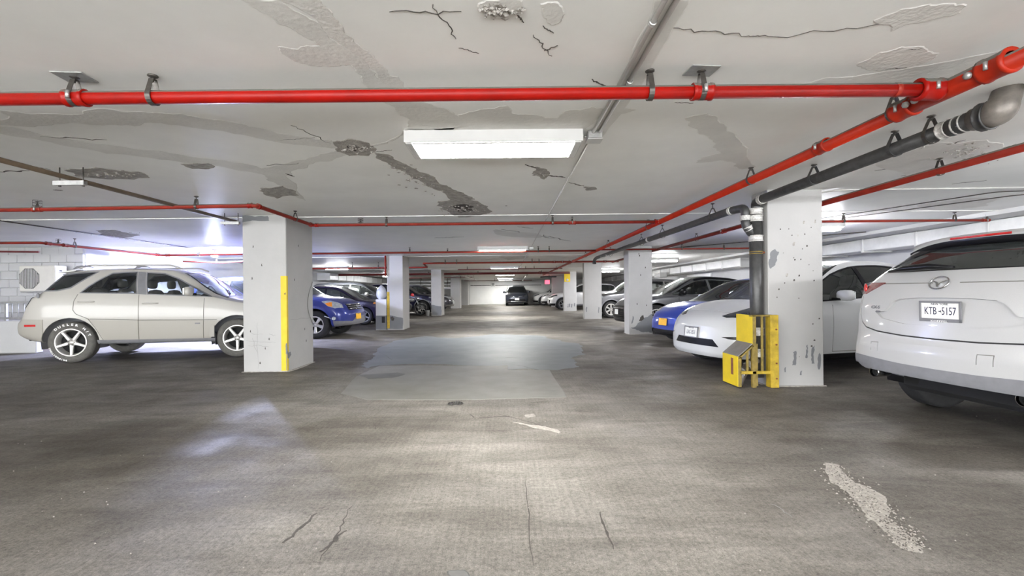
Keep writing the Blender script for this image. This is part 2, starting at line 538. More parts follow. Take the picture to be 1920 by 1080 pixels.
# ------------------------------------------------------------------ setting
def struct(name, mb_or_obj, mat=None, parent=None):
    o = mb_or_obj.build(name, mat, parent) if isinstance(mb_or_obj, MB) else mb_or_obj
    if parent is None: o['kind'] = 'structure'
    return o
XL, XR, YB, YF = -15.0, 8.9, -7.0, 44.5
floor = struct('floor', MB().box(((XL + XR) / 2, (YB + YF) / 2, -0.15), (XR - XL, YF - YB, 0.3)), M['floor'])
ceiling = struct('ceiling', MB().box(((XL + XR) / 2, (YB + YF) / 2, CEIL + 0.15), (XR - XL, YF - YB, 0.3)), M['ceiling'])
struct('wall_right', MB().box((XR + 0.15, (YB + YF) / 2, 1.19), (0.3, YF - YB, 2.38)), M['wall'])
wall_back = struct('wall_back', MB().box(((XL + XR) / 2, YF + 0.15, 1.19), (XR - XL + 0.6, 0.3, 2.38)), M['wall_white'])
struct('wall_left', MB().box((-10.35, 27.85, 1.19), (0.3, 33.3, 2.38)), M['wall'])
struct('wall_left_outer', MB().box((XL - 0.15, 2.0, 1.19), (0.3, 18.0, 2.38)), M['wall'])
# block wall that carries the condenser: every block a piece
wall_recess = struct('wall_recess', MB().box((-12.6, 11.12, 1.19), (4.8, 0.16, 2.38)), M['wall'])
blk = MB().box((0, 0, 0), (0.392, 0.09, 0.192), 0.008).mesh('block')
blk.materials.append(M['wall'])
rng = random.Random(3)
for j in range(12):
    for i in range(7):
        x = -10.41 - 0.4 * i - (0.2 if j % 2 else 0)
        o = link('block', blk, None, wall_recess)
        o.location = (x, 11.03 + rng.uniform(-.003, .003), 0.098 + 0.2 * j - (0.02 if j == 11 else 0))
for j in range(1, 12, 2):
    o = link('block', MB().box((0, 0, 0), (0.192, 0.09, 0.192), 0.008).mesh('block'), M['wall'], wall_recess)
    o.location = (-10.31, 11.03, 0.098 + 0.2 * j)
# low parapet with railing
struct('wall_parapet', MB().box((-12.3, 9.55, 0.34), (5.0, 0.16, 0.68), 0.015, 0.0), M['wall'])
# soffit along the right wall
struct('trim_1', MB().box((8.3, 19.0, 2.345), (1.2, 51.0, 0.07)), M['wall'])
# far dark conduit line and shallow ceiling joints
for k, y in enumerate((7.12, 14.9, 23.0)):
    struct('trim_%d' % (k + 2), MB().box((-0.5, y, CEIL - 0.004), (18.0, 0.02, 0.010)), M['ceiling'])

# ---- ceiling repairs
rng = random.Random(11)
def cpoly(pts, z=CEIL): return [on_plane(x, y, z) for x, y in pts]
_np = [0]
def ceil_patch(pts, mat='patch', amp=0.05, depth=0.003, name='mortar_patch', lv=3):
    _np[0] += 1
    depth += .00012 * _np[0]
    return flat_patch(name, ragged(cpoly(pts), amp, rng, lv), CEIL - depth * .45, depth * .45 + 0.001, M[mat], ceiling)
ceil_patch([(452, 0), (520, 0), (600, 45), (650, 92), (690, 120), (715, 152), (742, 166), (790, 190), (850, 212), (892, 232), (872, 241), (770, 241), (770, 225), (742, 205), (712, 188), (690, 163), (680, 150), (668, 134), (655, 121), (625, 124), (585, 123), (545, 110), (523, 88), (560, 92), (600, 86), (590, 76), (552, 56), (500, 26)], depth=0.003)
ceil_patch([(515, 0), (598, 0), (622, 24), (645, 62), (658, 70), (690, 96), (724, 130), (728, 142), (745, 143), (758, 166), (742, 166), (716, 152), (690, 120), (652, 90), (600, 44)], 'patch_light', depth=0.0022)
ceil_patch([(0, 207), (95, 213), (190, 203), (260, 209), (340, 213), (420, 226), (480, 239), (560, 256), (620, 263), (640, 278), (600, 275), (520, 266), (440, 251), (360, 239), (280, 229), (200, 234), (100, 232), (0, 235)])
ceil_patch([(0, 237), (100, 256), (200, 271), (300, 283), (420, 301), (490, 316), (540, 306), (600, 289), (640, 281), (650, 290), (590, 304), (545, 321), (535, 331), (555, 355), (573, 376), (545, 366), (520, 346), (490, 326), (420, 313), (300, 299), (200, 288), (120, 273), (0, 250)])
ceil_patch([(625, 266), (660, 261), (690, 268), (705, 280), (690, 292), (655, 292), (632, 284)], 'spall', 0.04, 0.006, 'spall')
ceil_patch([(650, 274), (668, 272), (680, 277), (668, 282), (655, 282)], 'crack', 0.03, 0.008, 'spall')
ceil_patch([(690, 275), (760, 242), (850, 242), (860, 215), (900, 205), (950, 198), (960, 212), (1045, 222), (1060, 208), (1110, 200), (1160, 205), (1192, 206), (1165, 213), (1120, 222), (1098, 241), (765, 243), (740, 262)])
ceil_patch([(703, 288), (728, 290), (745, 302), (780, 318), (815, 335), (845, 352), (872, 365), (890, 374), (850, 377), (828, 358), (800, 348), (775, 335), (745, 317), (718, 302)], 'spall', 0.05, 0.004, 'spall')
ceil_patch([(822, 377), (860, 374), (895, 377), (922, 396), (905, 402), (860, 407), (832, 393)], 'spall', 0.07, 0.007, 'spall')
ceil_patch([(848, 386), (870, 382), (888, 388), (885, 396), (862, 398)], 'crack', 0.05, 0.009, 'spall')
ceil_patch([(1285, 221), (1325, 213), (1345, 220), (1362, 238), (1384, 262), (1402, 278), (1416, 312), (1392, 317), (1375, 304), (1350, 300), (1306, 305), (1316, 295), (1352, 287), (1338, 262), (1310, 246)])
ceil_patch([(1610, 118), (1650, 98), (1690, 88), (1735, 92), (1758, 100), (1735, 117), (1690, 128), (1640, 130)], 'patch_light', 0.03, 0.003)
ceil_patch([(1640, 38), (1690, 18), (1740, 8), (1810, 10), (1800, 24), (1750, 36), (1700, 44), (1672, 58), (1672, 48)], 'patch_light', 0.03, 0.003)
ceil_patch([(1480, 163), (1550, 146), (1620, 140), (1760, 118), (1920, 92), (1920, 106), (1800, 137), (1760, 158)], 'patch', 0.02, 0.002)
ceil_patch([(1015, 8), (1040, 4), (1056, 22), (1050, 40), (1035, 46), (1018, 22)], 'patch', 0.02, 0.004)
ceil_patch([(898, 8), (930, 0), (975, 0), (980, 20), (960, 32), (930, 34), (905, 22)], 'patch_light', 0.02, 0.004)
ceil_patch([(905, 12), (930, 10), (962, 18), (950, 30), (925, 30)], 'spall', 0.02, 0.005, 'spall')
ceil_patch([(1005, 313), (1018, 316), (1030, 326), (1020, 336), (1010, 330), (998, 326)], 'spall', 0.03, 0.004, 'spall')
ceil_patch([(1095, 350), (1115, 351), (1118, 355), (1100, 357)], 'spall', 0.03, 0.004, 'spall')
ceil_patch([(180, 432), (215, 431), (262, 441), (225, 447), (195, 442)], 'spall', 0.08, 0.006, 'spall')
ceil_patch([(930, 430), (1000, 436), (1010, 446), (960, 444)], 'patch', 0.2, 0.004)
ceil_patch([(940, 478), (975, 476), (985, 484), (950, 488)], 'patch', 0.25, 0.004)
ceil_patch([(1640, 300), (1760, 268), (1850, 262), (1905, 285), (1800, 318), (1700, 330)], 'patch_light', 0.06, 0.002)
ceil_patch([(1720, 385), (1810, 372), (1880, 372), (1850, 386), (1770, 395)], 'patch_light', 0.08, 0.002)
ceil_patch([(120, 318), (180, 314), (260, 322), (280, 333), (210, 336), (140, 330)], 'spall', 0.06, 0.004, 'spall')
ceil_patch([(490, 352), (530, 348), (560, 366), (520, 372), (495, 364)], 'spall', 0.06, 0.004, 'spall')
ceil_patch([(340, 308), (390, 306), (400, 314), (360, 316)], 'spall', 0.05, 0.004, 'spall')
# mortar the conduits are bedded in
ceil_patch([(1228, 0), (1290, 0), (1288, 10), (1240, 90), (1195, 170), (1140, 240), (1122, 262), (1112, 256), (1140, 205), (1175, 130), (1205, 60)], 'patch', 0.012, 0.0015, 'mortar_bed', 2)
# cracks in the paint
def ceil_crack(a, b, n=12, amp=0.03, w=0.012):
    p, q = on_plane(*a, CEIL), on_plane(*b, CEIL)
    amp = min(amp, .05 * math.hypot(p[0] - q[0], p[1] - q[1]))
    flat_patch('crack', ribbon(wander(p, q, n, amp, rng), w, rng, 0), CEIL - 0.002, 0.0025, M['crack'], ceiling, .001)
for a, b, w in [((812, 8), (855, 73), .004), ((730, 22), (865, 21), .004), ((1260, 52), (1390, 68), .004), ((1390, 68), (1440, 68), .003), ((1020, 95), (1046, 85), .006), ((1018, 48), (1038, 62), .006),
                ((970, 28), (982, 42), .008), ((1000, 65), (1035, 105), .004), ((1110, 148), (1135, 162), .012), ((1265, 192), (1300, 193), .006), ((520, 262), (590, 258), .004), ((545, 235), (620, 268), .005),
                ((665, 270), (700, 275), .012), ((700, 285), (735, 281), .006), ((1660, 130), (1700, 126), .008), ((1700, 93), (1730, 90), .006), ((1705, 22), (1730, 19), .006), ((1765, 10), (1810, 12), .005),
                ((1440, 68), (1700, 40), .003), ((120, 318), (180, 322), .02), ((0, 322), (55, 320), .02), ((100, 356), (118, 357), .03), ((30, 305), (95, 318), .01), ((75, 256), (200, 262), .01), ((500, 310), (560, 305), .008), ((535, 325), (552, 331), .02),
                ((800, 348), (812, 345), .02), ((985, 308), (1010, 318), .02), ((1025, 328), (1060, 333), .03), ((1066, 342), (1095, 349), .02), ((940, 430), (1040, 447), .04), ((1020, 440), (1070, 452), .03), ((970, 425), (1000, 428), .02), ((815, 446), (870, 444), .03),
                ((1760, 280), (1810, 262), .012), ((1780, 300), (1830, 285), .012), ((1800, 300), (1905, 270), .006), ((1690, 330), (1740, 322), .01), ((1785, 345), (1850, 338), .012), ((1640, 320), (1690, 312), .008), ((860, 90), (898, 100), .004), ((1700, 262), (1780, 250), .006)]:
    ceil_crack(a, b, 12, 0.02 + w, w)
# crumbs of broken concrete round the spalls (nobody could count them)
cr = MB()
for (px, py, sx, sy, n) in ((665, 278, 30, 9, 70), (865, 392, 38, 11, 110), (770, 330, 50, 28, 60), (935, 18, 35, 16, 60), (220, 438, 35, 6, 40), (200, 326, 60, 7, 40), (1014, 325, 12, 8, 25), (1820, 285, 70, 22, 60)):
    for k in range(n):
        a = rng.gauss(0, .5)
        x, y = on_plane(px + sx * a, py + sy * (rng.gauss(0, .35) + (0.8 * a if px == 770 else 0)), CEIL)
        s = rng.uniform(.006, .028) * (1 if y < 4.5 else 1.5)
        h = rng.uniform(.004, .012)
        an = rng.uniform(0, 6.28)
        q = [(x + s * rng.uniform(.5, 1) * math.cos(an + t), y + s * rng.uniform(.4, .9) * math.sin(an + t), CEIL - .004) for t in (0, 1.6, 3.1, 4.6)]
        cr.add(q + [(x, y, CEIL - .004 - h)], [(1, 0, 4), (2, 1, 4), (3, 2, 4), (0, 3, 4)])
o = cr.build('crumbling_concrete', M['spall'], ceiling); o['kind'] = 'stuff'

# ---- floor pieces
def fpoly(pts): return [on_plane(x, y, 0) for x, y in pts]
def floor_patch(pts, mat, amp=0.03, h=0.003, name='slab_patch', lv=3):
    return flat_patch(name, ragged(fpoly(pts), amp, rng, lv), h, -(h + .001), M[mat], floor)
floor_patch([(712, 686), (870, 686), (950, 686), (952, 694), (1030, 694), (1062, 745), (850, 750), (690, 750), (640, 738), (668, 706)], 'slab', 0.012, 0.004)
floor_patch([(735, 642), (800, 630), (850, 634), (920, 627), (1010, 629), (1050, 638), (1085, 644), (1098, 664), (1070, 672), (1085, 688), (1040, 694), (952, 693), (950, 685), (712, 685), (690, 690), (700, 672)], 'sealer', 0.16, 0.0015, 'slab_patch', 4)
floor_patch([(672, 704), (745, 699), (760, 702), (735, 709), (690, 711)], 'oil', 0.02, 0.005, 'oil_stain')
def floor_crack(a, b, n=14, amp=0.03, w=0.012, mat='crack', h=0.0015):
    p, q = on_plane(*a, 0), on_plane(*b, 0)
    flat_patch('crack', ribbon(wander(p, q, n, amp, rng), w, rng, 0), h, -0.002, M[mat], floor, .001)
floor_crack((898, 783), (955, 780), 14, 0.012, 0.022)
floor_crack((955, 781), (1050, 808), 14, 0.012, 0.006)
floor_crack((935, 776), (975, 787), 8, 0.008, 0.006)
floor_crack((880, 776), (892, 785), 6, 0.008, 0.006)
floor_crack((705, 655), (735, 675), 8, 0.02, 0.01)
floor_crack((845, 682), (870, 684), 6, 0.02, 0.02); floor_crack((920, 650), (1040, 646), 12, 0.03, 0.02); floor_crack((982, 661), (1025, 658), 8, 0.03, 0.02)
floor_crack((940, 671), (985, 670), 8, 0.03, 0.025); floor_crack((960, 683), (1012, 694), 8, 0.02, 0.012)
floor_crack((700, 783), (740, 784), 8, 0.01, 0.005); floor_crack((700, 795), (705, 805), 5, 0.01, 0.006)
floor_crack((600, 1050), (660, 950), 14, 0.012, 0.006); floor_crack((985, 900), (1000, 1060), 14, 0.006, 0.005); floor_crack((1125, 960), (1150, 1030), 10, 0.006, 0.012, 'crack')
floor_crack((595, 962), (530, 1018), 10, 0.012, 0.02, 'crack'); floor_crack((650, 995), (600, 1035), 10, 0.012, 0.018, 'crack')
floor_crack((1445, 945), (1485, 970), 8, 0.008, 0.008, 'wire')
# spalled strip with exposed aggregate
floor_patch([(1548, 868), (1572, 872), (1585, 890), (1600, 905), (1635, 918), (1660, 935), (1668, 955), (1662, 970), (1690, 990), (1715, 1015), (1728, 1035), (1700, 1030), (1675, 1012), (1655, 990), (1625, 968), (1610, 945), (1590, 922), (1560, 905)], 'floor_spall', 0.012, 0.0025, 'spall')
floor_patch([(962, 791), (1010, 798), (1048, 808), (1048, 812), (1010, 803), (975, 795)], 'floor_spall', 0.02, 0.002, 'spall')
floor_patch([(985, 778), (1000, 776), (1004, 780), (990, 783)], 'floor_spall', 0.01, 0.002, 'spall')
floor_patch([(840, 1072), (870, 1070), (880, 1080), (845, 1080)], 'oil', 0.004, 0.002, 'spall')
gr = MB()
for k in range(420):
    t = rng.random()
    px = 1556 + 160 * t + rng.gauss(0, 16); py = 875 + 150 * t + rng.gauss(0, 8)
    x, y = on_plane(px, py, 0)
    s = rng.uniform(.003, .010)
    an = rng.uniform(0, 6.28)
    q = [(x + s * math.cos(an + t2) * rng.uniform(.6, 1), y + s * math.sin(an + t2) * rng.uniform(.6, 1), .0015) for t2 in (0, 1.6, 3.1, 4.6)]
    gr.add(q + [(x, y, .002 + s * .7)], [(0, 1, 4), (1, 2, 4), (2, 3, 4), (3, 0, 4)])
for k in range(160):
    x, y = on_plane(rng.uniform(0, 1920), 760 + 320 * rng.random(), 0)
    s = rng.uniform(.002, .007)
    q = [(x + s * math.cos(t2) * rng.uniform(.6, 1), y + s * math.sin(t2) * rng.uniform(.6, 1), 0) for t2 in (0, 1.6, 3.1, 4.6)]
    gr.add(q + [(x, y, s * .8)], [(0, 1, 4), (1, 2, 4), (2, 3, 4), (3, 0, 4)])
o = gr.build('grit', M['floor_spall'], floor); o['kind'] = 'stuff'
gr = MB()
for k in range(520):
    t = rng.random()
    px = 1560 + 152 * t + rng.gauss(0, 15 + 10 * math.sin(PI * t)); py = 878 + 148 * t + rng.gauss(0, 7)
    x, y = on_plane(px, py, 0)
    s = rng.uniform(.003, .008)
    an = rng.uniform(0, 6.28)
    q = [(x + s * math.cos(an + t2) * rng.uniform(.5, 1), y + s * math.sin(an + t2) * rng.uniform(.5, 1), .0028) for t2 in (0, 1.6, 3.1, 4.6)]
    gr.add(q + [(x, y, .0034 + s * .3)], [(0, 1, 4), (1, 2, 4), (2, 3, 4), (3, 0, 4)])
o = gr.build('dark_grit', M['crack'], floor); o['kind'] = 'stuff'

# floor drain
dx, dy = on_plane(854, 757, 0)
dr = thing('floor_drain', 'small round slotted floor drain in the middle of the concrete aisle', 'drain', (dx, dy, 0))
MB().lathe([(0.0, 0.002), (0.075, 0.002), (0.075, 0.006), (0.085, 0.006), (0.088, 0.0)], 20).build('drain_ring', M['steel'], dr)
for i in range(5):
    w = math.sqrt(max(0.0, .072 ** 2 - (-.052 + .026 * i) ** 2))
    MB().box((-.052 + .026 * i, 0, .005), (.012, 2 * w, .006), .001).build('grate_bar', M['castiron'], dr)

# ------------------------------------------------------------------ pillars
def face_patch(name, pil, side, poly, mat, d=0.0015, amp=0.02, lv=2):
    """thin irregular patch on a pillar face; side 'front' poly in (x,z) world, 'left'/'right' poly in (y,z) world"""
    x0, x1, y0, y1 = pil['box']
    poly = ragged(poly, amp, rng, lv) if amp else poly
    mb = MB()
    if side == 'front': mb.prism(poly, y0 - d, y0 + .002, 'y')
    elif side == 'left': mb.prism(poly, x0 - d, x0 + .002, 'x')
    else: mb.prism(poly, x1 - .002, x1 + d, 'x')
    return mb.build(name, M[mat], pil)
def pillar(label, x0, x1, y0, y1):
    o = MB().box(((x0 + x1) / 2, (y0 + y1) / 2, CEIL / 2), (x1 - x0, y1 - y0, CEIL), 0.008).build('pillar', M['pillar'])
    tag(o, label, 'pillar', 'square white concrete pillars', 'thing')
    o['box'] = (x0, x1, y0, y1)
    # ragged mortar foot
    f = [(x0 - .015, y0 - .015), (x1 + .015, y0 - .015), (x1 + .015, y1 + .015), (x0 - .015, y1 + .015)]
    flat_patch('mortar_foot', ragged(f, .03, rng, 4), .008, -.008, M['spall'], o)
    return o
P_L1 = pillar('nearest left white concrete pillar with a yellow strip on its corner', -3.99, -3.33, 6.89, 7.83)
P_L2 = pillar('white concrete pillar with grey lower half beside the draped grey pier', -3.83, -3.32, 14.6, 15.56)
P_L3 = pillar('third white concrete pillar on the left, a white bucket at its foot', -3.90, -3.375, 23.6, 24.7)
P_L4 = pillar('fourth white concrete pillar on the left, behind a chrome-nosed car', -4.15, -3.45, 33.8, 34.8)
P_L5 = pillar('farthest left grey pillar standing against the white back wall', -4.4, -3.6, 42.6, 44.45)
P_R1 = pillar('nearest right white concrete pillar beside the black drain pipe and yellow guard', 3.163, 3.827, 5.5, 5.86)
P_R2 = pillar('second white concrete pillar on the right with black scuffs at its foot', 3.30, 3.934, 12.27, 12.77)
P_R3 = pillar('third white concrete pillar on the right, before the grey sport utility', 3.30, 4.04, 19.3, 19.65)
P_R4 = pillar('fourth white concrete pillar on the right with a yellow sign at its top', 3.48, 4.22, 27.4, 27.9)
P_R5 = pillar('farthest right white pillar beside the small red lit sign', 3.45, 4.33, 34.4, 35.0)
# corner strips
def strip(pil, left, z0, z1, wf, ws, mat='yellow'):
    x0, x1, y0, y1 = pil['box']
    mb = MB()
    if left: mb.prism([(x0 - .003, y0 - .003), (x0 + wf, y0 - .003), (x0 + wf, y0 + .001), (x0 + .001, y0 + .001), (x0 + .001, y0 + ws), (x0 - .003, y0 + ws)], z0, z1)
    else: mb.prism([(x1 + .003, y0 - .003), (x1 - wf, y0 - .003), (x1 - wf, y0 + .001), (x1 - .001, y0 + .001), (x1 - .001, y0 + ws), (x1 + .003, y0 + ws)], z0, z1)
    o = mb.build('corner_strip', M[mat], pil); o['label'] = 'yellow painted corner strip'
    return o
strip(P_L1, False, 0.015, 1.45, .085, .045)
strip(P_L2, True, 0.05, 1.22, .08, .05, 'yellow_worn')
face_patch('scuff', P_L1, 'front', [(-3.348, .35), (-3.33, .36), (-3.331, .02), (-3.342, .02)], 'pillar_grey', .0045, .008, 3)
face_patch('scuff', P_L1, 'front', [(-3.352, .26), (-3.331, .29), (-3.331, .44), (-3.345, .42)], 'pillar_grey', .005, .01, 3)
face_patch('scuff', P_L1, 'right', [(6.90, .20), (7.02, .24), (7.0, .29), (6.93, .27), (6.9, .38)], 'pillar_grey', .0045, .02, 3)
face_patch('scuff', P_L1, 'front', [(-3.37, 1.18), (-3.34, 1.2), (-3.345, 1.16)], 'crack', .0045, .004, 2)
face_patch('mortar_patch', P_L1, 'front', [(-3.985, 2.27), (-3.58, 2.29), (-3.6, 2.36), (-3.985, 2.37)], 'pillar_grey', .002, .02, 3)
for (x, z) in ((-3.83, 1.9), (-3.7, 1.62), (-3.85, 1.42), (-3.66, .36), (-3.74, .14), (-3.88, .62), (-3.6, .5)):
    face_patch('chip', P_L1, 'front', [(x - .006, z - .015), (x + .008, z - .02), (x + .006, z + .02), (x - .004, z + .012)], 'crack', .001, .004, 2)
for (a, b) in (((-3.95, .48), (-3.5, .44)), ((-3.9, .6), (-3.7, .57)), ((-3.77, .05), (-3.775, .75)), ((-3.6, .58), (-3.5, .55)), ((-3.92, .4), (-3.6, .38)), ((-3.85, .52), (-3.78, .3))):
    face_patch('scratch', P_L1, 'front', ribbon(wander(a, b, 10, .012, rng), .006, rng, 0), 'scratch', .001, 0)
for (y, z) in ((7.3, 1.95), (7.15, 1.4), (7.5, .6), (7.55, .4)):
    face_patch('chip', P_L1, 'right', [(y - .008, z - .012), (y + .01, z - .02), (y + .008, z + .02), (y - .006, z + .012)], 'crack', .001, .004, 2)
face_patch('scratch', P_L1, 'right', ribbon(wander((7.0, .78), (7.78, .78), 10, .008, rng), .006, rng, 0), 'scratch', .001, 0)
# loose wire loop on the far edge of the nearest left pillar
MB().tube(arc_path([(-3.322, 7.80, 1.38), (-3.322, 7.62, 1.15), (-3.322, 7.60, .9), (-3.322, 7.80, .66)], .4, 8), .005, 6).build('wire_loop', M['wire'], P_L1)
# pits, scars and tyre scuffs on the nearest right pillar
for k in range(26):
    x = rng.uniform(3.26, 3.80); z = rng.uniform(.95, 2.15) if k < 20 else rng.uniform(.3, .9)
    s = rng.uniform(.004, .011)
    face_patch('pit', P_R1, 'front', [(x - s, z - s), (x + s, z - s * .8), (x + s * .8, z + s), (x - s * .7, z + s * .9)], 'crack', .001, .004, 2)
for (x, z, s) in ((3.48, 1.72, .022), (3.6, 1.98, .018), (3.74, 1.99, .02), (3.39, 1.345, .018), (3.53, 1.82, .012)):
    face_patch('pit', P_R1, 'front', [(x - s * .6, z - s * 1.3), (x + s * .5, z - s), (x + s * .7, z + s * 1.2), (x - s * .4, z + s)], 'spall', .0014, .008, 3)
face_patch('scar', P_R1, 'front', [(3.20, 1.42), (3.26, 1.5), (3.3, 1.62), (3.25, 1.66), (3.19, 1.6), (3.17, 1.5)], 'pillar_grey', .0015, .03, 3)
for (x, z, w, h) in ((3.47, .34, .05, .17), (3.70, .38, .04, .22), (3.62, .42, .03, .16), (3.77, .30, .02, .2), (3.55, .16, .03, .05), (3.36, .2, .02, .06)):
    face_patch('scuff', P_R1, 'front', [(x - w / 2, z - h / 2), (x + w / 3, z - h / 2), (x + w / 2, z + h / 2), (x - w / 4, z + h / 2.4)], 'pillar_grey', .001, .02, 3)
face_patch('mortar_patch', P_R1, 'front', [(3.2, 2.14), (3.82, 2.16), (3.82, 2.36), (3.2, 2.36)], 'pillar', .002, .02, 3)
# grimy lower areas of farther pillars
face_patch('grey_band', P_L2, 'front', [(-3.82, .03), (-3.33, .03), (-3.33, .38), (-3.6, .44), (-3.82, .48)], 'pillar_grey', .002, .01, 2)
face_patch('scuff', P_L2, 'front', [(-3.70, .30), (-3.62, .30), (-3.60, .38), (-3.66, .44), (-3.72, .42)], 'crack', .003, .02, 3)
face_patch('grey_band', P_L3, 'front', [(-3.89, .03), (-3.38, .03), (-3.38, .46), (-3.6, .50), (-3.89, .56)], 'pillar_grey', .002, .02, 2)
face_patch('scuff', P_R2, 'front', [(3.34, .18), (3.5, .25), (3.6, .34), (3.78, .46), (3.92, .56), (3.92, .04), (3.7, .06), (3.5, .12)], 'pillar_grey', .0015, .06, 3)
face_patch('scuff', P_R2, 'front', [(3.56, .34), (3.62, .36), (3.7, .42), (3.68, .52), (3.6, .46)], 'crack', .0025, .03, 3)
face_patch('scuff', P_R2, 'front', [(3.36, .28), (3.40, .32), (3.42, .48), (3.40, .5)], 'pillar_grey', .0025, .02, 3)
for (x, z) in ((3.58, 2.17), (3.6, 2.12), (3.52, .82), (3.77, .78), (3.62, 1.6), (3.75, 1.8)):
    face_patch('pit', P_R2, 'front', [(x - .01, z - .02), (x + .012, z - .02), (x + .01, z + .02), (x - .008, z + .016)], 'crack', .001, .006, 2)
for (x, z) in ((3.70, .32), (3.78, .34), (3.92, .32), (4.1, .38)):
    face_patch('scuff', P_R4, 'front', [(x - .03, z - .1), (x + .03, z - .1), (x + .04, z + .12), (x - .02, z + .1)], 'pillar_grey', .002, .03, 3)
face_patch('scuff', P_R3, 'front', [(3.36, .3), (3.4, .3), (3.42, .5), (3.38, .52)], 'pillar_grey', .002, .02, 3)
face_patch('scuff', P_R3, 'front', [(3.88, .25), (3.91, .25), (3.93, .5), (3.89, .5)], 'pillar_grey', .002, .02, 3)

# ------------------------------------------------------------------ ceiling lights
def ceiling_light(label, x, y, w=1.33, d=0.42, grp='fluorescent lights down the aisle', lens='diffuser'):
    t = thing('ceiling_light', label, 'light', (x, y, CEIL), 0, grp)
    h = 0.09
    mb = MB()
    # shallow tray: four walls and a lip
    mb.box((0, -d / 2 + .006, -h / 2), (w, .012, h)); mb.box((0, d / 2 - .006, -h / 2), (w, .012, h))
    mb.box((-w / 2 + .006, 0, -h / 2), (.012, d - .024, h)); mb.box((w / 2 - .006, 0, -h / 2), (.012, d - .024, h))
    mb.box((0, 0, -.01), (w - .02, d - .02, .02))
    mb.build('housing', M['white_metal'], t)
    fr = MB()
    for sx in (-1, 1): fr.box((sx * (w / 2 - .035), 0, -h - .004), (.045, d - .02, .010), .003)
    for sy in (-1, 1): fr.box((0, sy * (d / 2 - .022), -h - .004), (w - .12, .02, .008), .002)
    fr.build('lens_frame', M['white_metal'], t)
    if lens == 'diffuser_bay': MB().box((0, 0, -h - .03), (w - .10, d - .06, .055), .012).build('diffuser', M[lens], t)
    else: MB().box((0, 0, -h + .004), (w - .115, d - .06, .016), .004).build('diffuser', M[lens], t)
    return t
aisle = ['nearest fluorescent ceiling light hanging over the aisle', 'second nearest fluorescent ceiling light over the aisle, behind the red cross pipe', 'third fluorescent ceiling light along the aisle', 'fourth fluorescent ceiling light along the aisle', 'fifth fluorescent ceiling light along the aisle', 'farthest fluorescent ceiling light, just before the back wall']
for lb, y in zip(aisle, (3.585, 12.2, 21.3, 30.0, 36.8, 42.0)):
    ceiling_light(lb, -.085, y, lens='diffuser' if y < 10 else 'diffuser_far')
ceiling_light('fluorescent ceiling light of the aisle behind the viewer', -.085, -4.6, lens='diffuser_far')
ceiling_light('fluorescent ceiling light over the far left parking bay', -7.4, 19.9, 1.0, .25, 'fluorescent lights over the bays', 'diffuser_bay')
ceiling_light('fluorescent ceiling light above the white cars of the right bay', 5.6, 8.3, 1.0, .25, 'fluorescent lights over the bays', 'diffuser_bay')
ceiling_light('fluorescent ceiling light above the grey cars of the right bay', 5.8, 16.7, 1.0, .25, 'fluorescent lights over the bays', 'diffuser_bay')
ceiling_light('fluorescent ceiling light above the far white car of the right bay', 5.8, 25.3, 1.0, .25, 'fluorescent lights over the bays', 'diffuser_bay')
ceiling_light('fluorescent ceiling light above the far end of the left bay', -7.4, 29.0, 1.0, .25, 'fluorescent lights over the bays', 'diffuser_bay')
ceiling_light('added fill light over the near right bay outside the view', 6.4, 2.4, 1.0, .25, 'fluorescent lights over the bays', 'diffuser_bay')  # added fill lamp, out of frame, to brighten the right ceiling and white car
# flood lamp in the left bay
t = thing('flood_lamp', 'bright bluish flood lamp under the ceiling behind the beige car', 'lamp', (-7.75, 12.1, CEIL))
MB().lathe([(.0, 0), (.06, 0), (.06, -.03), (.02, -.035), (.02, -.08), (.075, -.09), (.085, -.14), (.0, -.14)], 16).build('lamp_body', M['white_metal'], t)
MB().lathe([(.0, -.142), (.06, -.142), (.075, -.165), (.05, -.195), (.0, -.205)], 16).build('lamp_bulb', M['flood'], t)

# ------------------------------------------------------------------ pipes
_cache = {}
def hanger(parent, p, r, axis, mat='steel', rod=True, wide=.028):
    """clevis hanger: band round the pipe (part), with threaded rod and ceiling flange (sub-parts)"""
    mb = MB()
    ax = Vector(axis).normalized()
    sd = ax.cross(Vector((0, 0, 1))).normalized()
    P = Vector(p)
    # pear-shaped band
    top = min(CEIL - .02, P.z + r + .06)
    pts = []
    R = r + .004
    for k in range(13):
        a = math.radians(-200 + 220 * k / 12)
        pts.append(P + sd * math.cos(a) * R + Vector((0, 0, 1)) * math.sin(a) * R)
    pts.append(P + sd * .012 + Vector((0, 0, top - P.z)))
    pts.append(P - sd * .012 + Vector((0, 0, top - P.z)))
    vs, fs = [], []
    for q in pts:
        c = (q - P); c = c.normalized() if c.length > 0 else Vector((0, 0, 1))
        for s1, s2 in ((-1, 0), (1, 0), (1, 1), (-1, 1)):
            vs.append(q + ax * (s1 * wide / 2) + c * (.004 * s2))
    n = len(pts)
    for i in range(n):
        j = (i + 1) % n
        for k in range(4):
            k2 = (k + 1) % 4
            fs.append((i * 4 + k, i * 4 + k2, j * 4 + k2, j * 4 + k))
    mb.add(vs, fs)
    h = mb.build('hanger', M[mat], parent)
    if rod:
        MB().tube([(P.x, P.y, top - .012), (P.x, P.y, CEIL)], .0055, 6).build('hanger_rod', M['steel'], h)
        MB().lathe([(.0, 0), (.026, 0), (.026, -.006), (.012, -.014), (.0, -.014)], 10, origin=(P.x, P.y, CEIL)).build('ceiling_flange', M['steel'], h)
    return h

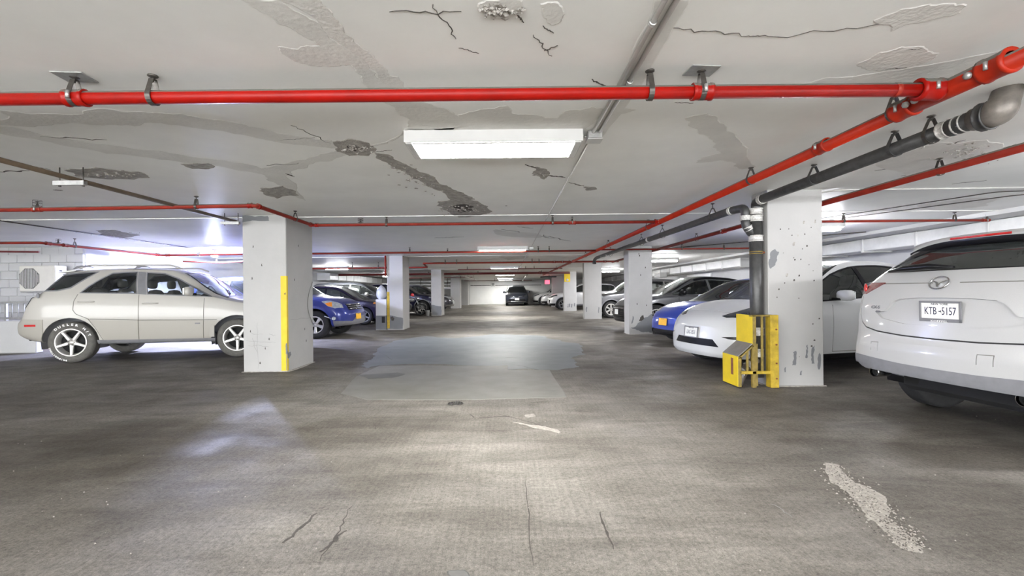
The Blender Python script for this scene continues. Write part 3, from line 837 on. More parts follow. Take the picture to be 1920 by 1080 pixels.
def coupling(parent, p, r, axis, mat, ln=.11, name='coupling', k=1.28, bolts=True):
    ax = Vector(axis).normalized()
    P = Vector(p)
    prof = [(-.5, 1.0), (-.5, k), (-.36, k), (-.3, k * .93), (.3, k * .93), (.36, k), (.5, k), (.5, 1.0)]
    path = [P + ax * ln * a for a, _ in prof]
    mb = MB()
    sd = ax.cross(Vector((0, 0, 1)))
    sd = Vector((1, 0, 0)) if sd.length < .1 else sd.normalized()
    up = sd.cross(ax).normalized()
    vs, fs = [], []
    n = 16
    for (a, kk) in prof:
        for i in range(n):
            an = 2 * PI * i / n
            vs.append(P + ax * ln * a + (sd * math.cos(an) + up * math.sin(an)) * r * kk)
    for i in range(len(prof) - 1):
        for q in range(n):
            q2 = (q + 1) % n
            fs.append((i * n + q, i * n + q2, (i + 1) * n + q2, (i + 1) * n + q))
    mb.add(vs, fs, True)
    c = mb.build(name, M[mat] if isinstance(mat, str) else mat, parent)
    if bolts:
        for s in (-1, 1):
            b = MB().tube([P + sd * s * r * 1.45 - up * .02, P + sd * s * r * 1.45 + up * .02], .010, 6)
            b.build('bolt', M['galv'], c)
    return c

def sprinkler(parent, p, cage=False, mat='steel'):
    """upright sprinkler head above a branch"""
    x, y, z = p
    s = MB().lathe([(.0, 0), (.018, 0), (.018, .02), (.012, .024), (.012, .034), (.006, .04), (.004, .062), (.022, .064), (.022, .067), (.0, .067)], 10, origin=(x, y, z)).build('sprinkler_head', M[mat], parent)
    for sx in (-1, 1):
        MB().tube([(x + sx * .012, y, z + .034), (x + sx * .022, y, z + .05), (x + sx * .006, y, z + .064)], .003, 5).build('yoke_arm', M[mat], s)
    if cage:
        c = MB()
        for zz in (0.012, .05, .08):
            c.tube([(x + .042 * math.cos(2 * PI * k / 12), y + .042 * math.sin(2 * PI * k / 12), z + zz) for k in range(12)], .0022, 4, closed=True)
        for k in range(4):
            a = PI / 4 + PI / 2 * k
            c.tube([(x + .042 * math.cos(a), y + .042 * math.sin(a), z + .012), (x + .042 * math.cos(a), y + .042 * math.sin(a), z + .08)], .0022, 4)
        o = c.build('wire_cage', M['steel'], s); o['kind'] = 'stuff'
    return s

def pipe(label, pts, r, mat, cat='pipe', hang=(), coup=(), rad=.09, axis=None, n=14, name='sprinkler_pipe', spr=(), group='red sprinkler pipes', cmat=None, wide=.028):
    o = MB().tube(arc_path(pts, rad), r, n).build(name, M[mat])
    tag(o, label, cat, group)
    ax = axis or (Vector(pts[-1]) - Vector(pts[0]))
    for p in hang: hanger(o, p, r, ax, wide=wide)
    for p in coup: coupling(o, p, r, ax, cmat or mat)
    for p in spr: sprinkler(o, p, cage=len(p) > 3 and p[3]) if len(p) == 3 else sprinkler(o, p[:3], True)
    return o
PZ = CAM_H + 1.09
# nearest cross pipe
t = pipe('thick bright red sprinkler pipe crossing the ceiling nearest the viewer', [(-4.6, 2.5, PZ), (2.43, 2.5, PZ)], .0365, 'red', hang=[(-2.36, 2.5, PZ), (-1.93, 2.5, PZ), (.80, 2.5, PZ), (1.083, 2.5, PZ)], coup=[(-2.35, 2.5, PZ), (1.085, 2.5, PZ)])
MB().lathe([(.037, -.012), (.0385, -.01), (.0385, .01), (.037, .012)], 14, 'x', (2.15, 2.5, PZ)).build('tape_band', M['dullred'], t)
for i, x in enumerate((-2.36, 1.083)):
    MB().box((x, 2.5, CEIL - .004), (.16, .12, .006), .001, .1).build('ceiling_plate', M['galv'], t)
# longitudinal main
X1 = 2.43
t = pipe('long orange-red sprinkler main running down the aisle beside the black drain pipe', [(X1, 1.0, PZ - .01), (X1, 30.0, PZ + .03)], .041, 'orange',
     hang=[(X1, y, PZ) for y in (2.84, 4.50, 7.76, 10.8, 13.9, 17.5, 22)], coup=[(X1, 3.48, PZ), (X1, 16.4, PZ + .01)], cmat='orange')
tee = coupling(t, (X1, 2.76, PZ), .042, (0, 1, 0), 'orange', .13, 'tee_coupling', 1.5)
tee = coupling(t, (X1, 2.24, PZ), .042, (0, 1, 0), 'orange', .13, 'tee_coupling', 1.5)
tee = coupling(t, (X1 - .10, 2.5, PZ), .040, (1, 0, 0), 'red', .12, 'tee_coupling', 1.5)
b = MB().tube([(X1, 2.22, PZ), (X1, 2.78, PZ)], .052, 16).build('tee_body', M['orange'], t)
for (y, s) in ((2.32, -1), (2.68, -1), (2.62, 1)):
    MB().lathe([(.0, -.018), (.017, -.018), (.019, 0), (.0, .018)], 6, 'x', (X1 - .062, y, PZ - .01)).build('bolt_head', M['galv'], b)
# second longitudinal, right bay
X2 = 4.05
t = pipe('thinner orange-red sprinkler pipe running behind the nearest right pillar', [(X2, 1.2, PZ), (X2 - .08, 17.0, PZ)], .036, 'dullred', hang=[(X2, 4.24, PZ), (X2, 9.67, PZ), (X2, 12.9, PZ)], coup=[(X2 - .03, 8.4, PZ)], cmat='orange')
# second cross pipe with the jog around the left pillar
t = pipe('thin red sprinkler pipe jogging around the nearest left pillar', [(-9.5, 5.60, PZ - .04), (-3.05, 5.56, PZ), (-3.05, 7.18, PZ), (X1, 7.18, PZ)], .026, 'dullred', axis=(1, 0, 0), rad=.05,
         hang=[(-3.78, 5.565, PZ - .003), (.74, 7.18, PZ), (-1.88, 7.18, PZ)], spr=[(-5.74, 5.58, PZ + .012, 1), (-2.29, 7.18, PZ + .02, 1), (1.05, 7.18, PZ + .02)], coup=[(-5.74, 5.578, PZ - .016), (1.05, 7.18, PZ)])
for q in ((-3.05, 5.62, PZ), (-3.05, 7.12, PZ)): coupling(t, q, .026, (0, 1, 0), 'red', .05, 'elbow_collar', 1.3, False)
coupling(t, (-3.12, 5.56, PZ), .026, (1, 0, 0), 'red', .05, 'elbow_collar', 1.3, False); coupling(t, (-2.98, 7.18, PZ), .026, (1, 0, 0), 'red', .05, 'elbow_collar', 1.3, False)
coupling(t, (X1 - .03, 7.18, PZ), .03, (1, 0, 0), 'red', .10, 'tee_collar', 1.4)
hanger(t, (-3.05, 6.6, PZ), .026, (0, 1, 0))
pipe('thin red sprinkler branch over the white cars of the right bay', [(X2, 7.3, PZ), (7.75, 7.3, PZ - .01)], .022, 'dullred', hang=[(5.42, 7.3, PZ), (7.2, 7.3, PZ)], spr=[(7.72, 7.3, PZ + .01)], coup=[(7.70, 7.3, PZ - .01)])
# third cross pipe (reaches into the far left bay)
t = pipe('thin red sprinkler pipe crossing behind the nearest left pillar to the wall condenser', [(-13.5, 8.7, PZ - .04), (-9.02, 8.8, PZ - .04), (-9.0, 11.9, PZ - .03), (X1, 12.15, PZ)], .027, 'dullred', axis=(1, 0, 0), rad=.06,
         hang=[(-8.05, 11.92, PZ - .03), (-2.55, 12.06, PZ), (-.63, 12.1, PZ), (.86, 12.12, PZ), (1.15, 12.12, PZ)], spr=[(-1.55, 12.08, PZ + .02)])
for q, a in (((-9.0, 8.95, PZ - .04), (0, 1, 0)), ((-9.0, 9.3, PZ - .04), (0, 1, 0)), ((-9.0, 11.75, PZ - .03), (0, 1, 0)), ((-8.85, 11.905, PZ - .03), (1, 0, 0))): coupling(t, q, .027, a, 'dullred', .10, 'elbow_collar', 1.35, False)
hanger(t, (-10.6, 8.77, PZ - .04), .027, (1, 0, 0)); hanger(t, (-9.0, 9.5, PZ - .04), .027, (0, 1, 0)); sprinkler(t, (-9.0, 9.15, PZ - .01), True)
pipe('thin red sprinkler branch over the dark grey coupe of the right bay', [(X1, 11.9, PZ), (8.0, 11.9, PZ)], .022, 'dullred', hang=[(4.6, 11.9, PZ), (5.7, 11.9, PZ)])
# short dark pipes near the left wall
pipe('short dark red pipe ending below the sprinkler pipe by the wall condenser', [(-13.6, 9.0, PZ - .12), (-9.95, 9.7, PZ - .13)], .02, 'darkred', hang=[(-10.9, 9.5, PZ - .125)])
pipe('short dark pipe stub behind the roof of the beige car', [(-8.8, 12.4, PZ - .16), (-7.9, 12.6, PZ - .19), (-6.5, 12.4, PZ - .14)], .02, 'dullred', hang=[(-8.0, 12.58, PZ - .187)])
# fourth, fifth, sixth cross pipes in the distance
t = pipe('dull red sprinkler pipe crossing over the second right pillar, elbowed at its left end', [(-9.5, 17.6, PZ - .10), (-3.02, 17.4, PZ - .10), (-3.02, 16.6, PZ), (4.1, 16.6, PZ)], .034, 'dullred', axis=(1, 0, 0), rad=.05,
         hang=[(-2.22, 16.6, PZ), (-1.8, 16.6, PZ), (.95, 16.6, PZ), (1.2, 16.6, PZ), (-5.9, 17.45, PZ - .1), (-4.9, 17.45, PZ - .1)], coup=[(1.75, 16.6, PZ), (2.05, 16.6, PZ), (3.6, 16.6, PZ)])
pipe('thin far red sprinkler branch between the second and third aisle lights', [(-2.24, 21.1, PZ - .02), (2.6, 21.1, PZ)], .022, 'darkred', hang=[(-1.8, 21.1, PZ), (.9, 21.1, PZ), (1.3, 21.1, PZ)])
t = pipe('thick dark red pipe crossing the aisle before the yellow sign', [(-9.6, 25.8, PZ - .02), (3.6, 25.8, PZ - .01)], .062, 'darkred', hang=[(-4.4, 25.8, PZ), (-1.6, 25.8, PZ), (2.0, 25.8, PZ)], coup=[(1.9, 25.8, PZ)])
pipe('far thin dark red pipe in the left half of the aisle ceiling', [(-7.5, 31, PZ - .06), (-2.3, 31, PZ - .05)], .022, 'darkred', hang=[(-2.6, 31, PZ - .05), (-3.1, 31, PZ - .05)])
pipe('farthest thin dark red pipe near the back wall', [(-3.6, 39, PZ - .08), (2.2, 39, PZ - .08)], .02, 'darkred', hang=[(-1.0, 39, PZ - .08)])
pipe('white slanting pipe under the far ceiling left of the aisle', [(-2.75, 26.6, PZ - .05), (-2.2, 33.5, PZ - .17)], .045, 'conduit', group='white slanting pipes', hang=[(-2.62, 28.2, PZ - .08), (-2.3, 32.3, PZ - .15)])
pipe('white slanting pipe under the far ceiling right of the aisle', [(1.25, 26.2, PZ - .02), (1.35, 37.5, PZ - .15)], .045, 'conduit', group='white slanting pipes', hang=[(1.27, 28, PZ - .045), (1.33, 35, PZ - .12)])
pipe('red riser pipe standing against the left edge of the second left pillar', [(-3.86, 14.56, 1.72), (-3.86, 14.56, CEIL)], .028, 'dullred', hang=())

# black drain lines at the nearest right pillar
def clamp(parent, p, r, axis, ln=.075):
    return coupling(parent, p, r, axis, 'clamp', ln, 'band_clamp', 1.16, False)
VX, VY = 3.075, 5.60
t = tag(MB().tube([(VX, VY, .10), (VX, VY, 2.16)], .074, 20).build('drain_stack', M['castiron']), 'thick vertical black drain pipe strapped to the nearest right pillar', 'pipe', 'black drain pipes')
for z in (2.13, 2.045, 1.80): clamp(t, (VX, VY, z), .074, (0, 0, 1))
coupling(t, (VX, VY, 1.625), .074, (0, 0, 1), 'yellow_worn', .03, 'strap', 1.05, False)
MB().box((VX + .10, VY - .03, 1.625), (.10, .03, .025), .004).build('strap_bracket', M['rust'], t)
clamp(t, (VX, VY, .66), .074, (0, 0, 1), .10); clamp(t, (VX, VY, .40), .074, (0, 0, 1), .10)
# wye branch leaning out of the stack
b = MB().tube(arc_path([(VX - .03, VY, 1.84), (VX - .11, VY + .01, 1.95), (VX - .125, VY + .01, 2.04)], .08), .052, 16).build('wye_branch', M['castiron'], t)
clamp(b, (VX - .122, VY + .01, 2.055), .052, (0, 0, 1), .06); clamp(b, (VX - .085, VY + .01, 1.93), .052, (-.6, 0, 1), .05)
# near line
t = tag(MB().tube(arc_path([(VX, VY, 2.14), (VX, VY, 2.235), (VX - .03, VY - .16, 2.245), (3.0, 2.95, 2.245)], .12, 8), .052, 18).build('drain_pipe', M['castiron']), 'black drain pipe slung below the ceiling from the nearest right pillar towards the viewer', 'pipe', 'black drain pipes')
clamp(t, (VX - .035, VY - .2, 2.245), .052, (-.02, -1, 0), .06)
for y in (3.09, 2.985): clamp(t, (3.0, y, 2.245), .054, (0, 1, 0), .06)
for y in (4.42, 3.50): hanger(t, (3.0, y, 2.245), .054, (0, 1, 0), 'castiron', True, .035)
hanger(t, (3.0, 3.20, 2.245), .054, (0, 1, 0), 'steel')
MB().tube([(3.0, 3.06, 2.245), (3.003, 2.90, 2.245)], .060, 18).build('short_sleeve', M['castiron'], t)
# big worn bend at its end, turning up into the slab
mb = MB().tube(arc_path([(2.99, 2.80, 2.20), (3.10, 2.66, 2.13), (3.19, 2.60, 2.24), (3.20, 2.60, CEIL)], .16, 10), [.088] * 40, 20) if False else None
pth = arc_path([(3.003, 2.915, 2.245), (3.02, 2.775, 2.235), (3.075, 2.775, 2.385)], .20, 12)
MB().tube(pth, [.070 + .016 * math.sin(PI * i / (len(pth) - 1)) for i in range(len(pth))], 22).build('large_bend', M['castiron_worn'], t)
coupling(t, pth[1], .080, (Vector(pth[2]) - Vector(pth[0])), 'castiron', .05, 'bend_hub', 1.12, False)
MB().box((3.22, 2.66, CEIL - .02), (.30, .05, .04), .004, .5).build('strut_channel', M['galv'], t)
# far line
t = tag(MB().tube(arc_path([(VX - .122, VY + .01, 2.05), (VX - .122, VY + .01, 2.18), (2.9, VY + .22, 2.19), (2.87, 14.4, 2.235), (2.87, 14.75, 2.20), (2.87, 14.8, 2.10)], .12, 8), .05, 16).build('drain_pipe', M['castiron']), 'black drain pipe running from the nearest right pillar towards the far end', 'pipe', 'black drain pipes')
clamp(t, (2.905, VY + .25, 2.19), .05, (0, 1, 0), .06)
for y in (6.35, 8.4, 9.7, 12.6): hanger(t, (2.89, y, 2.20), .052, (0, 1, 0), 'steel')
for y in (9.2, 12.9, 13.6): clamp(t, (2.885, y, 2.21), .05, (0, 1, 0), .07)
MB().tube([(2.87, 14.795, 2.115), (2.87, 14.81, 2.07)], .062, 14).build('pipe_hub', M['castiron'], t)
pipe('dark drain pipe stub high at the far right of the aisle', [(2.3, 30.5, PZ - .1), (3.4, 31, PZ - .06)], .05, 'castiron', group='black drain pipes', hang=[(2.9, 30.8, PZ - .08)])

# brown line on the left and its strut hangers
t = pipe('straight brown pipe running along the ceiling to the nearest left pillar', [(-4.06, 1.5, 2.275), (-4.06, 6.86, 2.275)], .022, 'brown', name='gas_pipe', group='brown ceiling pipes')
for yy, xa, xb in ((4.26, -4.22, -3.93), (6.72, -4.20, -3.93)):
    c = MB().prism([(-.02, -.04), (.02, -.04), (.02, 0), (.014, 0), (.014, -.034), (-.014, -.034), (-.014, 0), (-.02, 0)], xa, xb, 'x')
    c.v = [(x, yy + y, 2.252 + z) for x, y, z in c.v]
    st = c.build('strut_channel', M['galv'], t)
    for xx in (xa + .05, xb - .02):
        MB().tube([(xx, yy, 2.20), (xx, yy, CEIL)], .005, 6).build('threaded_rod', M['steel'], st)
        MB().lathe([(.0, 0), (.012, 0), (.012, -.012), (.0, -.012)], 6, origin=(xx, yy, 2.212)).build('nut', M['steel'], st)
# conduits on the ceiling
def conduit(label, pts, r, mat='conduit', straps=(), ax=(0, 1, 0), group='thin ceiling conduits'):
    o = MB().tube(arc_path(pts, .12), r, 8).build('conduit', M[mat])
    tag(o, label, 'conduit', group)
    for p in straps: coupling(o, p, r, ax, 'galv', .02, 'strap', 1.5, False)
    return o
ZC = CEIL - .013
conduit('left one of the twin painted conduits running to the nearest ceiling light', [(.665, -1, ZC), (.665, 3.42, ZC)], .0125, straps=[(.665, 2.03, ZC), (.665, 2.75, ZC), (.665, 1.5, ZC)])
conduit('right one of the twin painted conduits running to the nearest ceiling light', [(.718, -1, ZC), (.712, 3.42, ZC)], .0125, straps=[(.717, 2.6, ZC)])
conduit('single thin conduit continuing along the ceiling past the nearest light', [(.672, 3.52, ZC + .004), (.672, 12.1, ZC + .004)], .009, straps=[(.672, 5.5, ZC + .004), (.672, 8.0, ZC + .004)])
conduit('single thin conduit beyond the second ceiling light', [(.67, 12.3, ZC + .004), (.67, 42, ZC + .004)], .009)
for lb, y in (('small white junction box at the end of the nearest ceiling light', 3.47), ('small junction box beside the second ceiling light', 12.2), ('small junction box beside the third ceiling light', 21.3)):
    t = tag(MB().box((.68, y, CEIL - .03), (.11, .11, .06), .006).build('junction_box', M['galv']), lb, 'junction box', 'junction boxes of the aisle lights')
    MB().box((.68, y, CEIL - .063), (.118, .118, .006), .002).build('box_cover', M['white_metal'], t)
    MB().tube([(.60, y, CEIL - .03), (.63, y, CEIL - .03)], .012, 8).build('nipple', M['galv'], t)
conduit('long thin conduit crossing the ceiling of the far left bay', [(-7.85, 3.5, ZC), (-7.95, 11.8, ZC)], .010, 'steel', straps=[(-7.88, 6.0, ZC), (-7.92, 8.4, ZC), (-7.93, 9.5, ZC)])
conduit('thin pale conduit on the ceiling right of the nearest right pillar', [(3.83, 5.72, 2.24), (3.86, 5.70, ZC), (4.05, 5.5, ZC), (8.0, 5.45, ZC)], .009)
conduit('dark thin cable line slanting over the right bay, the nearer one', [(5.15, 8.3, ZC), (6.15, 5.7, ZC), (8.0, 5.5, ZC)], .007, 'steel')
conduit('dark thin cable line slanting over the right bay, the farther one', [(5.45, 7.9, ZC - .02), (6.65, 5.9, ZC), (8.2, 5.6, ZC)], .007, 'steel')
conduit('thin conduit on the ceiling over the grey cars of the right bay', [(4.3, 13.2, ZC), (7.6, 9.6, ZC)], .010, 'steel')

# ------------------------------------------------------------------ yellow pipe guard
GY0, GY1 = 5.38, 5.75
g = thing('pipe_guard', 'yellow steel guard cage around the foot of the black drain pipe', 'guard', (3.0, 5.55, 0))
def gp(mb, name, mat, label=None, parent=None):
    mb.v = [(x - 3.0, y - 5.55, z) for x, y, z in mb.v]
    o = mb.build(name, M[mat], parent or g)
    if label: o['label'] = label
    return o
gp(MB().box((2.903, (GY0 + GY1) / 2, .70), (.008, GY1 - GY0, .34), .001), 'upper_plate', 'yellow', 'bright yellow upper plate')
lo = gp(MB().box((2.727, (GY0 + GY1) / 2, .205), (.008, GY1 - GY0, .36), .001), 'lower_plate', 'yellow', 'bright yellow lower plate')
gp(MB().prism([(2.7225, .15), (2.7225, .35), (2.7235, .35), (2.7235, .15)], GY0 + .10, GY0 + .16, 'y'), 'rust_streak', 'rust', None, lo)
gp(MB().prism([(2.723, .385), (2.899, .535), (2.907, .53), (2.731, .38)], GY0, GY1, 'y'), 'sloping_plate', 'steel_plate', 'bare grey sloping plate')
gp(MB().box((2.925, GY0 + .02, .44), (.05, .04, .86), .004), 'inner_post', 'yellow_shaded')
gp(MB().box((3.165, GY0 + .012, .44), (.085, .05, .86), .004), 'outer_post', 'yellow_worn')
gp(MB().box((3.118, GY0 + .045, .44), (.012, .10, .86), .002), 'post_flange', 'yellow_worn')
gp(MB().box((2.75, GY0 + .02, .20), (.045, .04, .36), .004), 'front_post', 'yellow_shaded')
gp(MB().box((3.02, GY0 + .03, .862), (.25, .06, .02), .003), 'top_bar', 'yellow_shaded')
gp(MB().box((3.02, (GY0 + GY1) / 2, .868), (.24, GY1 - GY0, .008), .001), 'top_sheet', 'steel_plate') if False else None
gp(MB().box((2.935, GY0 + .015, .19), (.36, .03, .035), .003), 'bottom_bar', 'yellow_worn')
for x, z0, z1 in ((3.022, .20, .86), (2.955, .03, .53), (2.845, .20, .45)):
    gp(MB().box((x, GY0 + .012, (z0 + z1) / 2), (.026, .018, z1 - z0), .003), 'guard_bar', 'yellow_shaded')
s = MB().prism([(2.735, .36), (2.905, .51), (2.93, .51), (2.76, .36)], GY0, GY0 + .03, 'y'); gp(s, 'slope_bar', 'yellow_shaded')
gp(MB().box((2.925, GY1 - .02, .44), (.05, .04, .86), .004), 'rear_post', 'yellow_shaded'); gp(MB().box((2.75, GY1 - .02, .20), (.045, .04, .36), .004), 'rear_post', 'yellow_shaded')
for z in (.12, .30, .52, .70): gp(MB().lathe([(.0, -.012), (.010, -.012), (.010, 0), (.0, .012)], 6, 'y', (3.175, GY0 - .014, z)), 'bolt_head', 'rust')
MBt = MB().tube([(3.03, 5.47, .30), (2.86, 5.50, .17)], .05, 14)
t = tag(MB().tube(arc_path([(3.075, 5.60, .12), (3.06, 5.57, .34), (2.90, 5.56, .20), (2.82, 5.56, .02)], .08, 6), .05, 14).build('pipe_bend', M['castiron_worn']), 'worn grey pipe bend inside the yellow guard cage', 'pipe', 'black drain pipes')
clamp(t, (2.96, 5.562, .25), .052, (1, 0, .9), .06); clamp(t, (2.87, 5.56, .17), .052, (1, 0, .9), .05)

# ------------------------------------------------------------------ right wall duct, left wall duct
def duct(label, x0, x1, y0, y1, z0, z1, n, side, ribs=True):
    t = thing('ventilation_duct', label, 'duct', ((x0 + x1) / 2, (y0 + y1) / 2, z0), 0, 'white ventilation ducts')
    L = (y1 - y0) / n
    sec = MB().box((0, 0, (z1 - z0) / 2), (x1 - x0, L - .02, z1 - z0), .012).mesh('duct_section'); sec.materials.append(M['duct'])
    rib = MB().box((0, 0, (z1 - z0) / 2), (x1 - x0 + .05, .05, z1 - z0 + .03), .006).mesh('flange'); rib.materials.append(M['white_metal'])
    for i in range(n):
        o = link('duct_section', sec, None, t); o.location = (0, y0 + L * (i + .5) - (y0 + y1) / 2, 0)
        if ribs:
            f = link('flange', rib, None, t); f.location = (0, y0 + L * i - (y0 + y1) / 2, -.015)
    return t
duct('white sheet-metal duct of square panels along the far right wall', 8.2, 8.85, 15.9, 38.0, 2.00, 2.30, 16, 1)
duct('white sheet-metal duct along the right wall above the nearest white cars', 8.2, 8.85, 5.0, 13.2, 2.03, 2.30, 6, 1)
duct('white panelled duct along the left wall beyond the blue car', -10.15, -9.5, 24.5, 36.0, 1.95, 2.30, 9, -1)
# plain louvered heater on the right wall
t = thing('wall_heater', 'white louvered air unit hung high on the far right wall', 'air unit', (8.0, 23.6, 1.85))
MB().box((0, 0, .13), (.36, .9, .26), .02).build('unit_body', M['white_metal'], t)
for k in range(5): MB().box((-.185, 0, .05 + .04 * k), (.012, .75, .018), .003).build('louver', M['ac_grille'], t)
MB().box((.42, 0, .13), (.5, .08, .08), .01).build('wall_arm', M['galv'], t)
# panel and trim on the right wall
t = tag(MB().box((8.87, 21.0, 1.72), (.06, 2.6, .40), .01).build('wall_panel', M['duct']), 'pale flat panel on the right wall below the duct', 'panel')

# ------------------------------------------------------------------ condenser on the block wall
t = thing('air_conditioner', 'cream outdoor air conditioner with round fan grille on the block wall', 'air conditioner', (-10.9, 10.74, 1.30))
MB().box((-.02, 0, .30), (.84, .30, .60), .015).build('casing', M['ac_body'], t)
oct_ = [(-.20 + .255 * math.cos(PI / 8 + PI / 4 * k), .30 + .255 * math.sin(PI / 8 + PI / 4 * k)) for k in range(8)]
MB().prism(oct_, -.154, -.148, 'y').build('fan_opening', M['ac_grille'], t)
for k in range(-6, 7):
    h = math.sqrt(max(0, .236 ** 2 - (.036 * k) ** 2)) * .98
    MB().box((-.20 + .036 * k, -.162, .30), (.010, .012, 2 * h), .002).build('grille_bar', M['white_metal'], t)
MB().box((.21, -.152, .30), (.30, .006, .56), .002).build('front_panel', M['ac_body'], t)
MB().box((.402, -.02, .34), (.012, .24, .46), .004).build('side_cover', M['white_metal'], t)
MB().box((.409, -.02, .48), (.004, .07, .03), .001).build('label_plate', M['print_black'], t)
MB().box((.409, .05, .40), (.004, .05, .02), .001).build('label_plate', M['print_black'], t)
for x in (-.30, .22):
    MB().box((x, .05, -.02), (.04, .34, .035), .005).build('wall_bracket', M['galv'], t)
MB().box((-.04, -.10, -.015), (.80, .04, .03), .004).build('support_rail', M['galv'], t)
MB().tube(arc_path([(.0, -.02, -.02), (.0, -.02, -.10), (.06, -.02, -.16)], .04), .012, 8).build('drain_hose', M['galv'], t)

# railing on the parapet
t = thing('railing', 'thin grey metal railing standing on the low white wall', 'railing', (-12.3, 9.55, .68))
for z, nm in ((.38, 'top_rail'), (.05, 'bottom_rail')):
    MB().box((0, 0, z), (5.0, .045, .04), .006).build(nm, M['galv'], t)
post = MB().box((0, 0, .19), (.045, .045, .38), .004).mesh('railing_post'); post.materials.append(M['galv'])
bar = MB().tube([(0, 0, .05), (0, 0, .38)], .009, 6).mesh('baluster'); bar.materials.append(M['galv'])
for k in range(3): o = link('railing_post', post, None, t); o.location = (-.2 + 1.2 * k - .4, 0, 0)
for k in range(22):
    o = link('baluster', bar, None, t); o.location = (-.2 + .13 * k - .35, 0, 0)

# ------------------------------------------------------------------ small far things
t = thing('draped_pier', 'low grey concrete pier draped with a pale plastic bag beside the second left pillar', 'pier', (-4.02, 14.72, 0))
MB().prism([(-.18, -.1), (.16, -.1), (.16, .25), (-.18, .25)], 0, .98).build('pier_block', M['wall'], t)
MB().prism([(-.184, -.104), (.164, -.104), (.164, .2), (-.184, .2)], .01, .46).build('grey_band', M['pillar_grey'], t)
MB().box((.06, -.108, .33), (.10, .01, .20), .003).build('hook_mark', M['print_black'], t)
bag = bmesh.new()
bmesh.ops.create_icosphere(bag, subdivisions=3, radius=.2)
for v in bag.verts:
    n_ = math.sin(v.co.x * 31 + 2) * .02 + math.sin(v.co.y * 27) * .02 + math.sin((v.co.x + v.co.z) * 40) * .012
    v.co = Vector((v.co.x * .75, v.co.y * .6, v.co.z * 1.2)) * (1 + n_ * 2.2)
    if v.co.z < 0: v.co.x *= 1.12
me = bpy.data.meshes.new('plastic_bag'); bag.to_mesh(me); bag.free()
for p_ in me.polygons: p_.use_smooth = True
o = link('plastic_bag', me, M['bag']); o.location = (-4.06, 14.78, 1.19)
tag(o, 'crumpled pale plastic bag hanging over the grey pier at the second left pillar', 'bag')
t = thing('bucket', 'small white bucket on the floor at the third left pillar', 'bucket', (-4.05, 23.3, 0))
MB().lathe([(.0, .0), (.095, .0), (.12, .26), (.126, .26), (.126, .27), (.115, .27), (.092, .01), (.0, .01)], 16).build('pail', M['white_metal'], t)
MB().tube([(.125 * math.cos(a), .0, .24 - .16 * math.sin(a)) for a in [PI * k / 10 for k in range(11)]], .004, 5).build('bail', M['steel'], t)
# yellow sign on the fourth right pillar
t = thing('yellow_sign', 'yellow sign board at the top of the fourth right pillar', 'sign', (3.66, 27.36, 1.76))
MB().box((0, 0, .27), (.36, .03, .54), .01).build('sign_board', M['yellow'], t)
MB().lathe([(.0, -.03), (.07, -.024), (.075, -.014)], 14, 'y', (.01, 0, .12)).build('glare_disc', M['white_metal'], t)  # white disc stands in for light reflected on the board
MB().box((0, -.018, .50), (.34, .01, .05), .002).build('sign_rim', M['rust'], t)
# lit red sign
t = thing('red_sign', 'small red lit sign hanging near the farthest right pillar', 'sign', (3.02, 33.6, 1.74))
MB().box((0, 0, .15), (.34, .05, .28), .01).build('sign_face', M['exit_red'], t)
MB().tube([(0, 0, .28), (0, 0, CEIL - 1.74)], .012, 6).build('sign_stem', M['white_metal'], t)
# small square vent and dark line on the back wall
t = thing('wall_vent', 'small square white vent high on the back wall', 'vent', (-1.30, 44.42, 1.78))
MB().box((0, 0, .17), (.42, .08, .36), .02).build('vent_frame', M['white_metal'], t)
for k in range(4): MB().box((-.0, -.045, .08 + .06 * k), (.22, .012, .035), .002).build('vent_slot', M['dark'], t)
t = tag(MB().tube([(-3.5, 44.44, 1.86), (3.4, 44.44, 1.86)], .03, 8).build('wall_conduit', M['castiron']), 'dark conduit running level across the white back wall', 'conduit')
for k in range(9): MB().box((-3.2 + .8 * k, 44.44, 1.86), (.05, .09, .09), .005).build('clip', M['galv'], t)
# pale boxed shelf bands behind the cars of the far left bay
for i, (z, d) in enumerate(((1.56, .16), (1.86, .12), (2.12, .14))):
    o = tag(MB().box((-7.0, 37.0 + i * .3, z), (5.6, .5, d), .02).build('boxed_duct', M['duct']), ('lowest', 'middle', 'topmost')[i] + ' pale boxed duct behind the cars of the far left bay', 'duct')
    for xx in (-9.2, -7.0, -4.8): MB().box((xx, 37.0 + i * .3, (z + d / 2 + CEIL) / 2), (.03, .03, CEIL - z - d / 2), .002).build('hanger_rod', M['steel'], o)

# ------------------------------------------------------------------ cars
M['tyre'] = noisy('tyre_rubber', (44, 44, 45), 0.2, 20.0, 0.75, bump=0.2, bscale=80)
M['tyre_grey'] = noisy('dusty_tyre', (96, 94, 90), 0.2, 20.0, 0.8, bump=0.2, bscale=80)
M['alloy'] = noisy('alloy_wheel', (206, 204, 200), 0.06, 20.0, 0.32, metal=0.5)
M['alloy_grey'] = noisy('grey_alloy', (150, 150, 152), 0.1, 20.0, 0.32, metal=0.6)
M['black_trim'] = noisy('black_trim', (20, 20, 23), 0.15, 14.0, 0.3, spec=0.3)
M['grey_trim'] = noisy('grey_cladding', (122, 122, 126), 0.08, 14.0, 0.6)
M['gap'] = noisy('panel_gap', (40, 40, 40), 0.1, 14.0, 0.8)
M['gap_soft'] = noisy('panel_gap_pale', (120, 118, 112), 0.1, 14.0, 0.8)
M['glass'] = glass('car_glass', (236, 240, 236), 0.10)
M['glass_dark'] = glass('tinted_glass', (178, 184, 180), 0.25)
M['glass_green'] = glass('glass_painted_reflection', (120, 130, 112), 0.55)  # greenish tint and opacity paint a reflection into the rear window
